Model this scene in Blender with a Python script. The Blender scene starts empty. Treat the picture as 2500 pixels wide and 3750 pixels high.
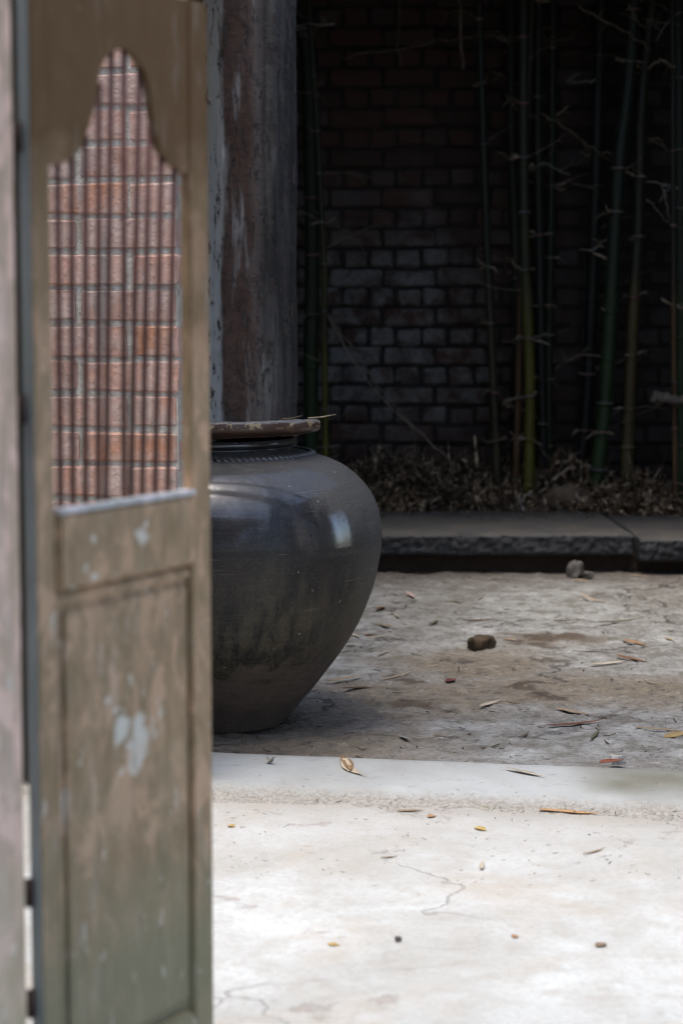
import bpy, bmesh, math, random
from mathutils import Vector, Matrix, noise
R = math.radians
random.seed(7)
SC = bpy.context.scene
COL = SC.collection

# ------------------------------------------------------------------ camera
CAMZ, PITCH, FPX = 1.0, R(5.9), 7500.0          # focal length in pixels of a 2500 x 3750 frame
cam = bpy.data.cameras.new('camera'); camo = bpy.data.objects.new('camera', cam); COL.objects.link(camo)
camo.location = (0, 0, CAMZ); camo.rotation_euler = (math.pi/2 - PITCH, 0, 0)
cam.sensor_fit = 'VERTICAL'; cam.sensor_height = 36.0; cam.lens = 36.0*FPX/3750.0
cam.clip_start = 0.05; cam.clip_end = 500
cam.dof.use_dof = True; cam.dof.focus_distance = 4.62; cam.dof.aperture_fstop = 4.3
SC.camera = camo
# ------------------------------------------------------------------ world, sun, exposure
SUN_EL, SUN_AZ = R(77), R(225)                   # azimuth: direction the light comes from, clockwise from +Y
w = bpy.data.worlds.new('World'); SC.world = w; w.use_nodes = True
wn = w.node_tree.nodes; wl = w.node_tree.links
sky = wn.new('ShaderNodeTexSky'); sky.sky_type = 'NISHITA'; sky.sun_disc = False
sky.sun_elevation = SUN_EL; sky.sun_rotation = SUN_AZ; sky.air_density = 1.0; sky.dust_density = 3.0; sky.ozone_density = 2.2
wl.new(sky.outputs[0], wn['Background'].inputs[0]); wn['Background'].inputs[1].default_value = 0.13
sun = bpy.data.lights.new('sun', 'SUN'); sun.energy = 1.0; sun.angle = R(25); sun.color = (1, .945, .86)
suno = bpy.data.objects.new('sun', sun); COL.objects.link(suno)
sd = Vector((math.sin(SUN_AZ)*math.cos(SUN_EL), math.cos(SUN_AZ)*math.cos(SUN_EL), math.sin(SUN_EL)))
suno.rotation_euler = (-sd).to_track_quat('-Z', 'Y').to_euler()
vs = SC.view_settings; vs.view_transform = 'Standard'; vs.look = 'None'; vs.gamma = 1; vs.exposure = 1.45; vs.use_curve_mapping = False
SC.render.engine = 'CYCLES'
cy = SC.cycles; cy.use_denoising = True; cy.max_bounces = 6; cy.diffuse_bounces = 4; cy.use_adaptive_sampling = True; cy.adaptive_threshold = .012; cy.filter_width = 1.15; cy.glossy_bounces = 4
cy.sample_clamp_indirect = 6.0; cy.caustics_reflective = False; cy.caustics_refractive = False
try: cy.denoiser = 'OPENIMAGEDENOISE'; cy.denoising_input_passes = 'RGB_ALBEDO_NORMAL'
except Exception: pass

# ------------------------------------------------------------------ measuring helpers (photo pixel -> place)
CF = Vector((0, math.cos(PITCH), -math.sin(PITCH))); CU = Vector((0, math.sin(PITCH), math.cos(PITCH))); CO = Vector((0, 0, CAMZ))
def ray(px, py): return CF + Vector(((px-1250)/FPX, 0, 0)) - CU*((py-1875)/FPX)
def G(px, py, z=0.0):
    d = ray(px, py); return CO + d*((z-CAMZ)/d.z)
def Q(px, py, Y):
    d = ray(px, py); return CO + d*(Y/d.y)
def proj(p):
    v = Vector(p)-CO; f = v.dot(CF); return (1250+FPX*v.x/f, 1875-FPX*v.dot(CU)/f)
def fbm(p, s, o=4): return noise.fractal(Vector(p)*s, 1.0, 2.0, o, noise_basis='PERLIN_ORIGINAL')

# ------------------------------------------------------------------ object helpers
def tag(o, label=None, cat=None, group=None, kind=None):
    if label: o['label'] = label
    if cat: o['category'] = cat
    if group: o['group'] = group
    if kind: o['kind'] = kind
    return o
def empty(name, loc=(0, 0, 0)):
    o = bpy.data.objects.new(name, None); COL.objects.link(o); o.location = loc; o.empty_display_size = .1; return o
def link(name, me, mat=None, parent=None):
    o = bpy.data.objects.new(name, me); COL.objects.link(o)
    if mat and not me.materials: me.materials.append(mat)
    if parent: o.parent = parent; o.matrix_parent_inverse = Matrix.Translation(-Vector(parent.location)) if False else Matrix.Identity(4)
    return o
def mesh(name, vs_, fs, smooth=False):
    me = bpy.data.meshes.new(name); me.from_pydata([tuple(v) for v in vs_], [], fs); me.update()
    if smooth: me.polygons.foreach_set('use_smooth', [True]*len(me.polygons))
    return me
def bm_mesh(name, bm, smooth=False):
    me = bpy.data.meshes.new(name); bmesh.ops.recalc_face_normals(bm, faces=bm.faces[:]); bm.to_mesh(me); bm.free()
    if smooth: me.polygons.foreach_set('use_smooth', [True]*len(me.polygons))
    return me
def box_bm(x0, x1, y0, y1, z0, z1, bev=0, cuts=0, bm=None):
    own = bm is None; bm = bm or bmesh.new()
    r = bmesh.ops.create_cube(bm, size=1); v = r['verts']
    for q in v: q.co = Vector((x0+(q.co.x+.5)*(x1-x0), y0+(q.co.y+.5)*(y1-y0), z0+(q.co.z+.5)*(z1-z0)))
    if bev: bmesh.ops.bevel(bm, geom=[e for e in bm.edges], offset=bev, segments=1, affect='EDGES')
    if cuts: bmesh.ops.subdivide_edges(bm, edges=bm.edges[:], cuts=cuts, use_grid_fill=True)
    return bm
def prism_bm(pts, w0, w1, bev=0, bm=None, segs=1):
    """polygon in (u,z) pushed through w0..w1; local axes x=u, y=w, z=z"""
    b = bmesh.new()
    a = [b.verts.new((u, w0, z)) for u, z in pts]
    f = b.faces.new(a); r = bmesh.ops.extrude_face_region(b, geom=[f])
    for g in r['geom']:
        if isinstance(g, bmesh.types.BMVert): g.co.y = w1
    bmesh.ops.recalc_face_normals(b, faces=b.faces[:])
    if bev:
        es = [e for e in b.edges if e.calc_face_angle(0) > .5]
        bmesh.ops.bevel(b, geom=es, offset=bev, segments=segs, affect='EDGES')
    return b
def tube(pts, rad, n=8, closed=True):
    """tapered tube through points, radius a number or list"""
    pts = [Vector(p) for p in pts]; L = len(pts); rs = rad if isinstance(rad, (list, tuple)) else [rad]*L
    vs_, fs = [], []; prev = None
    for i, p in enumerate(pts):
        t = (pts[min(i+1, L-1)]-pts[max(i-1, 0)]).normalized()
        a = prev - t*prev.dot(t) if prev is not None else t.orthogonal()
        a.normalize(); prev = a; b = t.cross(a)
        for k in range(n):
            an = 2*math.pi*k/n; vs_.append(p+(a*math.cos(an)+b*math.sin(an))*rs[i])
    for i in range(L-1):
        for k in range(n): fs.append((i*n+k, i*n+(k+1) % n, (i+1)*n+(k+1) % n, (i+1)*n+k))
    if closed: fs += [tuple(range(n))[::-1], tuple((L-1)*n+k for k in range(n))]
    return vs_, fs
class Pile:
    def __init__(s): s.v, s.f = [], []
    def add(s, v, f):
        o = len(s.v); s.v += v; s.f += [tuple(i+o for i in q) for q in f]
    def mesh(s, name, smooth=True): return mesh(name, s.v, s.f, smooth)
def lathe(prof, n=96):
    vs_, fs = [], []; m = len(prof)
    for i in range(n):
        a = 2*math.pi*i/n
        for r, z in prof: vs_.append((r*math.cos(a), r*math.sin(a), z))
    for i in range(n):
        for j in range(m-1):
            a, b = i*m+j, ((i+1) % n)*m+j
            fs.append((a, b, b+1, a+1))
    return vs_, fs
def spline(pts, k=4):
    out = []
    for i in range(len(pts)-1):
        p0, p1, p2, p3 = (Vector(pts[max(i-1, 0)]), Vector(pts[i]), Vector(pts[i+1]), Vector(pts[min(i+2, len(pts)-1)]))
        for j in range(k):
            t = j/k
            out.append(.5*((2*p1)+(p2-p0)*t+(2*p0-5*p1+4*p2-p3)*t*t+(3*p1-p0-3*p2+p3)*t**3))
    out.append(Vector(pts[-1])); return out

# ------------------------------------------------------------------ material helper
class Mat:
    def __init__(s, name):
        s.m = bpy.data.materials.new(name); s.m.use_nodes = True; s.t = s.m.node_tree; s.t.nodes.clear()
        s.o = s.t.nodes.new('ShaderNodeOutputMaterial'); s.b = s.t.nodes.new('ShaderNodeBsdfPrincipled')
        s.t.links.new(s.b.outputs[0], s.o.inputs[0])
        g = s.t.nodes.new('ShaderNodeNewGeometry'); s.pos = g.outputs['Position']; s.nor = g.outputs['Normal']
        s.obj = s.t.nodes.new('ShaderNodeTexCoord').outputs['Object']
        oi = s.t.nodes.new('ShaderNodeObjectInfo'); s.rnd = oi.outputs['Random']; s.ocol = oi.outputs['Color']
    def put(s, sock, v):
        if isinstance(v, bpy.types.NodeSocket): s.t.links.new(v, sock)
        elif isinstance(v, (tuple, list)) and len(v) == 3 and sock.type == 'RGBA': sock.default_value = (*v, 1)
        else: sock.default_value = v
    def vec(s, op, a, b):
        n = s.t.nodes.new('ShaderNodeVectorMath'); n.operation = op; s.put(n.inputs[0], a); s.put(n.inputs[1], b)
        return n.outputs['Value'] if op in ('DISTANCE', 'LENGTH', 'DOT_PRODUCT') else n.outputs[0]
    def mul(s, v, k): return s.vec('MULTIPLY', v, k)
    def noise(s, v, sc, det=4, ro=.55, dist=0):
        n = s.t.nodes.new('ShaderNodeTexNoise'); s.put(n.inputs['Vector'], v); n.inputs['Scale'].default_value = sc
        n.inputs['Detail'].default_value = det; n.inputs['Roughness'].default_value = ro; n.inputs['Distortion'].default_value = dist
        return n.outputs[0]
    def noisev(s, v, sc, det=3):
        n = s.t.nodes.new('ShaderNodeTexNoise'); s.put(n.inputs['Vector'], v); n.inputs['Scale'].default_value = sc
        n.inputs['Detail'].default_value = det; return n.outputs[1]
    def warp(s, v, sc, amt, det=3):
        d = s.vec('SUBTRACT', s.noisev(v, sc, det), (.5, .5, .5)); return s.vec('ADD', v, s.mul(d, (amt, amt, amt)))
    def vor(s, v, sc, feat='F1'):
        n = s.t.nodes.new('ShaderNodeTexVoronoi'); n.feature = feat; s.put(n.inputs['Vector'], v); n.inputs['Scale'].default_value = sc
        return n.outputs[0]
    def ma(s, op, a, b=0.0, c=0.0, cl=False):
        n = s.t.nodes.new('ShaderNodeMath'); n.operation = op; n.use_clamp = cl
        s.put(n.inputs[0], a); s.put(n.inputs[1], b)
        if op in ('MULTIPLY_ADD', 'SMOOTH_MAX', 'SMOOTH_MIN'): s.put(n.inputs[2], c)
        return n.outputs[0]
    def rng(s, f, a, b, c=0.0, d=1.0, smooth=False):
        n = s.t.nodes.new('ShaderNodeMapRange'); n.interpolation_type = 'SMOOTHSTEP' if smooth else 'LINEAR'
        for i, v in enumerate((f, a, b, c, d)): s.put(n.inputs[i], v)
        return n.outputs[0]
    def mix(s, f, a, b, blend='MIX'):
        n = s.t.nodes.new('ShaderNodeMix'); n.data_type = 'RGBA'; n.blend_type = blend
        s.put(n.inputs[0], f); s.put(n.inputs[6], a); s.put(n.inputs[7], b); return n.outputs[2]
    def sep(s, v, i):
        n = s.t.nodes.new('ShaderNodeSeparateXYZ'); s.put(n.inputs[0], v); return n.outputs[i]
    def bump(s, h, dist, st=1.0, nrm=None):
        n = s.t.nodes.new('ShaderNodeBump'); n.inputs['Strength'].default_value = st; n.inputs['Distance'].default_value = dist
        s.put(n.inputs['Height'], h)
        if nrm: s.put(n.inputs['Normal'], nrm)
        return n.outputs[0]
    def blobs(s, v, lst):
        """largest of (1 - distance/radius) over a list of (centre, radius)"""
        r = None
        for c, rad in lst:
            q = s.ma('MULTIPLY_ADD', s.vec('DISTANCE', v, tuple(c)), -1/rad, 1.0) if False else s.rng(s.vec('DISTANCE', v, tuple(c)), 0, 2*rad, 1, -1)
            r = q if r is None else s.ma('MAXIMUM', r, q)
        return r
    def fin(s, col, rough=.8, nrm=None, spec=.4, **kw):
        s.put(s.b.inputs['Base Color'], col); s.put(s.b.inputs['Roughness'], rough)
        s.b.inputs['Specular IOR Level'].default_value = spec
        if nrm: s.put(s.b.inputs['Normal'], nrm)
        for k, v in kw.items(): s.put(s.b.inputs[k.replace('_', ' ')], v)
        return s.m

# ------------------------------------------------------------------ shared points of the place
TF = [G(772, 2895, .02), G(2500, 2968, .02)]        # front line of the threshold
TDIR = (TF[1]-TF[0]); TDIR.z = 0; TDIR.normalize(); TN = Vector((-TDIR.y, TDIR.x, 0))   # along, and into the room
TANG = math.atan2(TDIR.y, TDIR.x)
def T(s, t, z): return TF[0].xy.to_3d() + TDIR*s + TN*t + Vector((0, 0, z))          # s along, t into the room
JAR = G(790, 2635); JK = JAR.y/FPX*1.0

# ------------------------------------------------------------------ materials
def m_courtyard():
    m = Mat('pale_concrete'); p = m.pos; wv = m.warp(p, 1.2, .6)
    q = p; a = m.noise(q, 2.6, 7, .68, .3); b = m.noise(q, 12, 7, .7, .3); c = m.noise(p, 90, 5, .75)
    col = m.mix(m.rng(a, .38, .64), (.61, .635, .63), (.45, .45, .425))
    col = m.mix(m.rng(b, .47, .68, 0, .6), col, (.40, .375, .33)); col = m.mix(m.rng(c, .48, .66, 0, .42), col, (.36, .34, .30))
    bg = m.noise(p, 3.4, 6, .65, .4); col = m.mix(m.rng(bg, .52, .66, 0, .5), col, (.47, .40, .32))
    # grey-green dirt towards the right hand end by the step
    d = m.blobs(m.warp(p, 2.5, .5), [((1.15, 4.0, 0), .75), ((.9, 4.05, 0), .45)])
    col = m.mix(m.rng(d, -.1, .9, 0, .75), col, (.25, .24, .19))
    # dirt gathered against the step; the wide grey band paints the wall's shade
    e = m.vec('DOT_PRODUCT', p, tuple(TN)); base = TF[0].dot(TN)
    e = m.ma('SUBTRACT', e, base); e = m.ma('ADD', e, m.ma('MULTIPLY', m.ma('SUBTRACT', m.noise(p, 7, 4), .5), .12))
    col = m.mix(m.rng(e, -.75, -.02, 0, .55), col, (.40, .39, .36)); col = m.mix(m.rng(e, -.12, .01, 0, .6), col, (.34, .31, .27))
    # fine cracks and flaked patches
    cr = m.vor(m.warp(m.mul(p, (.9, 1.1, 1)), 5, .45, 6), 1.5, 'DISTANCE_TO_EDGE')
    crm = m.ma('MULTIPLY', m.rng(cr, .0, .009, 1, 0), m.rng(m.noise(p, 2.3, 3), .46, .6, 0, .8))
    col = m.mix(m.ma('MULTIPLY', crm, .35), col, (.24, .19, .17))
    fl = m.noise(p, 5.5, 7, .68, .5); flm = m.rng(fl, .62, .65)
    col = m.mix(m.ma('MULTIPLY', flm, .6), col, (.36, .31, .28))
    sp = m.rng(m.noise(p, 95, 2, .5), .70, .76)
    col = m.mix(m.ma('MULTIPLY', sp, .5), col, (.25, .16, .14))
    h = m.ma('ADD', m.ma('MULTIPLY', c, .4), m.ma('ADD', b, m.ma('MULTIPLY', m.ma('ADD', crm, m.ma('MULTIPLY', flm, .5)), -.6)))
    return m.fin(col, m.rng(b, .3, .7, .75, .9), m.bump(h, .010, .8), .3)
def m_floor():
    m = Mat('old_concrete'); p = m.pos; q = m.mul(p, (1, 1.05, 1))
    a = m.noise(p, 2.1, 5, .6, .3); b = m.noise(q, 11, 7, .72, .25); c = m.noise(p, 80, 5, .72); f = m.noise(q, 30, 6, .74, .3)
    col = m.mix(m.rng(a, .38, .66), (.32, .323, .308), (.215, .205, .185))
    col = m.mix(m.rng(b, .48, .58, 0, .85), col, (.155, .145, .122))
    col = m.mix(m.rng(b, .36, .44, .55, 0), col, (.47, .47, .45))
    wp = m.warp(p, 5, .35)
    br = m.blobs(wp, [(G(2010, 2340), .20), (G(1700, 2420), .34), (G(1500, 2540), .36), (G(1950, 2520), .34), (G(2380, 2520), .30), (G(1250, 2600), .3), (G(1000, 2720), .5)])
    col = m.mix(m.rng(br, .0, .6, 0, .8), col, m.mix(m.rng(f, .35, .65), (.25, .20, .135), (.12, .095, .068)))
    br2 = m.blobs(wp, [(G(2020, 2335), .16), (G(1930, 2365), .09), (G(1955, 2530), .07), (G(1975, 2500), .05), (G(1470, 2480), .08), (G(1560, 2575), .07)])
    col = m.mix(m.rng(br2, .0, .5, 0, .9), col, m.mix(m.rng(f, .4, .6), (.10, .07, .045), (.055, .04, .028)))
    # dirt strip lying under the step edge; kerb dirt darkened to paint its shadow
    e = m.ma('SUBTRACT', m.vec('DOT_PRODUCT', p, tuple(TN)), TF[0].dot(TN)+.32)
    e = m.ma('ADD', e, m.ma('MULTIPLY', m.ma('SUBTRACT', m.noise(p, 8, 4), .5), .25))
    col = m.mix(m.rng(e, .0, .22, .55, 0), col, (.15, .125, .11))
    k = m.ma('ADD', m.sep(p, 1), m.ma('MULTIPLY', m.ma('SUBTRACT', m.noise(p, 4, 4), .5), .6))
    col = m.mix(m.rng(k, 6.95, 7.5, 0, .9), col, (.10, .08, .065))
    col = m.mix(m.rng(f, .57, .64, 0, .75), col, (.08, .073, .066)); g2 = m.noise(q, 55, 4, .7, .4); col = m.mix(m.rng(g2, .54, .64, 0, .55), col, (.10, .09, .08)); col = m.mix(m.rng(g2, .40, .34, 0, .4), col, (.5, .49, .46))
    sp = m.rng(m.noise(p, 130, 2, .5), .62, .72)
    col = m.mix(m.ma('MULTIPLY', sp, .55), col, (.09, .075, .06))
    cr = m.vor(m.warp(m.mul(p, (1, 1.2, 1)), 5, .4, 5), 1.7, 'DISTANCE_TO_EDGE')
    crm = m.ma('MULTIPLY', m.rng(cr, .0, .022, 1, 0), m.rng(m.noise(p, 2.1, 3), .47, .55))
    col = m.mix(m.ma('MULTIPLY', crm, .85), col, (.05, .04, .035))
    h = m.ma('ADD', m.ma('MULTIPLY', c, .35), m.ma('ADD', b, m.ma('ADD', m.ma('MULTIPLY', f, .5), m.ma('MULTIPLY', crm, -.6))))
    return m.fin(col, .82, m.bump(h, .016, .7), .35)
def m_threshold():
    m = Mat('cement_step'); p = m.pos
    a = m.noise(p, 3, 5, .6, .4); b = m.noise(p, 22, 5, .65); c = m.noise(p, 120, 3, .7)
    col = m.mix(m.rng(a, .35, .65), (.40, .415, .405), (.32, .325, .31))
    d = m.blobs(m.warp(p, 3, .4), [(G(2480, 2880), .3), (G(2350, 2900), .2)])
    col = m.mix(m.rng(d, 0, .9, 0, .85), col, (.14, .135, .09))
    e = m.ma('SUBTRACT', m.vec('DOT_PRODUCT', p, tuple(TN)), TF[0].dot(TN))
    e = m.ma('ADD', e, m.ma('MULTIPLY', m.ma('SUBTRACT', m.noise(p, 10, 4), .5), .05))
    rough = m.rng(e, .035, .075, 1, 0)
    col = m.mix(m.ma('MULTIPLY', rough, .8), col, m.mix(m.rng(c, .4, .6), (.39, .365, .32), (.23, .205, .17)))
    col = m.mix(m.rng(b, .58, .72, 0, .5), col, (.27, .25, .22))
    sp = m.rng(m.noise(p, 75, 2, .5), .69, .74)
    col = m.mix(m.ma('MULTIPLY', sp, .6), col, (.12, .07, .06))
    h = m.ma('ADD', m.ma('MULTIPLY', c, m.ma('MULTIPLY_ADD', rough, 1.2, .15)), m.ma('MULTIPLY', b, .5))
    return m.fin(col, .78, m.bump(h, .012, .5), .35)
def m_brick_front():
    m = Mat('pink_brick'); p = m.pos
    o = m.vec('ADD', p, m.mul(m.rnd, (37, 0, 11)) if False else p)
    r = m.rnd; a = m.noise(p, 14, 5, .65, .3); b = m.noise(p, 90, 4, .7)
    col = m.mix(m.rng(r, 0, 1), (.53, .26, .18), (.48, .30, .24))
    col = m.mix(m.ma('MULTIPLY', m.rng(m.ma('FRACT', m.ma('MULTIPLY', r, 7.3)), .6, .75), m.rng(m.noise(p, 11, 4, .6, .5), .35, .62, .15, .8)), col, (.44, .20, .10))
    col = m.mix(m.rng(m.ma('FRACT', m.ma('MULTIPLY', r, 13.1)), .55, .75, 0, .6), col, (.33, .24, .21))
    col = m.mix(m.rng(a, .38, .64, 0, .9), col, (.49, .38, .335)); col = m.mix(m.rng(m.noise(p, 38, 5, .7), .5, .68, 0, .5), col, (.24, .16, .13))
    st = m.noise(m.mul(p, (1, 1, .12)), 26, 3, .5); col = m.mix(m.rng(st, .56, .68, 0, .75), col, (.27, .265, .25))
    col = m.mix(m.rng(b, .62, .74, 0, .7), col, (.14, .09, .075))
    col = m.mix(m.rng(m.noise(p, 34, 4, .6), .66, .72, 0, .8), col, (.55, .50, .45))
    return m.fin(col, .9, m.bump(m.ma('ADD', b, m.ma('MULTIPLY', a, 1.5)), .005, .8), .2)
def m_mortar_front():
    m = Mat('lime_mortar'); p = m.pos; a = m.noise(p, 30, 5, .7); b = m.noise(p, 140, 3, .7)
    col = m.mix(m.rng(a, .35, .65), (.54, .53, .48), (.34, .30, .25))
    return m.fin(col, .92, m.bump(m.ma('ADD', a, b), .006, .9), .2)
def m_brick_back():
    m = Mat('dark_brick'); p = m.pos; r = m.rnd
    a = m.noise(p, 9, 5, .65, .4); b = m.noise(p, 60, 4, .7); z = m.sep(p, 2)
    col = m.mix(r, (.07, .04, .031), (.045, .03, .026)); col = m.mix(m.rng(m.sep(p, 0), .6, 1.2, 0, .75), col, (.022, .020, .018))  # bricks darkened to the right: the bamboo's shade painted into their colour
    col = m.mix(m.rng(m.ma('FRACT', m.ma('MULTIPLY', r, 9.7)), .6, .9, 0, .6), col, (.07, .058, .055))
    # grey bloom of salts and algae, strongest at knee to chest height behind the jar
    zn = m.ma('ADD', z, m.ma('MULTIPLY', m.ma('SUBTRACT', m.noise(p, 2.2, 3), .5), .9))
    zone = m.ma('MULTIPLY', m.rng(zn, .30, .62, 0, 1, True), m.rng(zn, 1.05, 1.55, 1, 0, True))
    sx = m.rng(m.ma('ADD', m.sep(p, 0), m.ma('MULTIPLY', m.noise(p, 1.7, 3), .8)), .75, 1.25, 1, .12, True)
    bl = m.ma('MULTIPLY', m.ma('MULTIPLY', zone, sx), m.rng(a, .40, .60))
    col = m.mix(bl, col, m.mix(m.rng(b, .3, .7), (.22, .225, .215), (.10, .10, .095)))
    col = m.mix(m.rng(a, .55, .75, 0, .6), col, (.045, .045, .038))
    return m.fin(col, .9, m.bump(m.ma('ADD', b, m.ma('MULTIPLY', a, 2)), .008, .8), .25)
def m_mortar_back():
    m = Mat('dark_mortar'); p = m.pos; a = m.noise(p, 30, 5, .7)
    return m.fin(m.mix(a, (.04, .037, .034), (.02, .018, .017)), .95, m.bump(a, .01, .9), .1)
def m_plaster():
    m = Mat('peeling_plaster'); p = m.obj; v = m.mul(p, (1, 1, .22))
    wv = m.warp(v, 6, .12); a = m.noise(wv, 9, 6, .65, .5); b = m.noise(p, 45, 5, .7); c = m.noise(m.mul(p, (1, 1, .09)), 26, 5, .6, .3)
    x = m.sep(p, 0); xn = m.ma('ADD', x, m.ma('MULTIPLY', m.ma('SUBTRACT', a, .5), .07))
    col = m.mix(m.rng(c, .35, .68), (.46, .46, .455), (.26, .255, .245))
    col = m.mix(m.rng(xn, -.07, -.085, 0, .75), col, (.62, .62, .61))  # left chamfer painted lighter, as the side that faces the light
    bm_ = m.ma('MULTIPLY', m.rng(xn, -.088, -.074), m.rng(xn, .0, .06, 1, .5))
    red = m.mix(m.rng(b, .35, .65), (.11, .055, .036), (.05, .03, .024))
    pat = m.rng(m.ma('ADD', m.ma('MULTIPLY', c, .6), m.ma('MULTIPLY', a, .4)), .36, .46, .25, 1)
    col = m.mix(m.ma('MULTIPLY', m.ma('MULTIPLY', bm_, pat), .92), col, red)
    col = m.mix(m.ma('MULTIPLY', m.rng(xn, .02, .05), m.rng(c, .38, .6, .6, .95)), col, (.042, .042, .042))  # this and the next mix paint shade onto the right side and chamfer
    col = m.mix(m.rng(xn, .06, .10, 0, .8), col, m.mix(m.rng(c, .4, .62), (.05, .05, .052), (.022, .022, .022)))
    fl = m.rng(m.noise(m.mul(p, (1, 1, .35)), 42, 4, .6, .6), .57, .60)
    col = m.mix(m.ma('MULTIPLY', fl, m.rng(b, .42, .5)), col, (.075, .062, .058))
    wf = m.rng(m.noise(m.mul(p, (1, 1, .14)), 30, 5, .65, .4), .63, .67)
    col = m.mix(m.ma('MULTIPLY', wf, m.rng(xn, .0, .07, .4, .08)), col, (.30, .285, .26))
    h = m.ma('ADD', m.ma('MULTIPLY', pat, -.5), m.ma('ADD', b, m.ma('MULTIPLY', fl, -.8)))
    return m.fin(col, .88, m.bump(h, .008, .8), .2)
def m_door(name, base, dark, flake, green, blots=(), orange=None, top=None):
    m = Mat(name); p = m.obj; g = m.mul(p, (1, 1, .10)); z = m.sep(p, 2)
    a = m.noise(g, 60, 5, .65, .4); b = m.noise(m.mul(p, (1, 1, .4)), 48, 5, .6, .5); c = m.noise(p, 7, 4, .6)
    col = m.mix(m.rng(a, .3, .7), base, dark)
    col = m.mix(m.rng(c, .35, .7, 0, .7), col, tuple(x*.72 for x in base)); d = m.noise(m.mul(p, (1, 1, .5)), 26, 5, .7, .6); col = m.mix(m.rng(d, .5, .58, 0, .85), col, (base[0]*1.25, base[1]*1.17, base[2]*1.25)); col = m.mix(m.rng(d, .47, .38, 0, .7), col, (dark[0]*.8, dark[1]*.85, dark[2]*.8))
    zz = m.ma('ADD', z, m.ma('MULTIPLY', m.ma('SUBTRACT', c, .5), .5))
    col = m.mix(m.rng(zz, .46, .20, 0, .85), col, green)
    if top: col = m.mix(m.rng(zz, .92, 1.2, 0, .93), col, top)
    ft = m.rng(z, 1.2, .55, .74, .61); fm = m.rng(b, ft, m.ma('ADD', ft, .06))
    col = m.mix(m.ma('MULTIPLY', fm, .75), col, flake)
    vt = m.noise(m.mul(p, (1, 1, .14)), 45, 4, .6); col = m.mix(m.rng(vt, .58, .68, 0, .3), col, tuple(x*.85 for x in flake))
    if blots:
        bl = m.blobs(m.warp(m.warp(p, 45, .022), 120, .01), blots); col = m.mix(m.ma('MULTIPLY', m.rng(bl, -.1, .35, 0, .95), m.rng(b, .3, .55, .45, 1)), col, (.74, .70, .60))
    if orange:
        ob = m.blobs(m.warp(p, 40, .01), orange); col = m.mix(m.rng(ob, .1, .4, 0, .9), col, (.42, .12, .04))
    return m.fin(col, m.rng(b, .3, .7, .55, .8), m.bump(m.ma('ADD', a, m.ma('MULTIPLY', fm, .6)), .002, .6), .35)
def m_plain(name, c0, c1, rough=.8, sc=30, stretch=(1, 1, 1), bd=.003, spec=.3):
    m = Mat(name); a = m.noise(m.mul(m.obj, stretch), sc, 5, .65, .3)
    return m.fin(m.mix(m.rng(a, .3, .7), c0, c1), rough, m.bump(a, bd, .7), spec)
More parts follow.
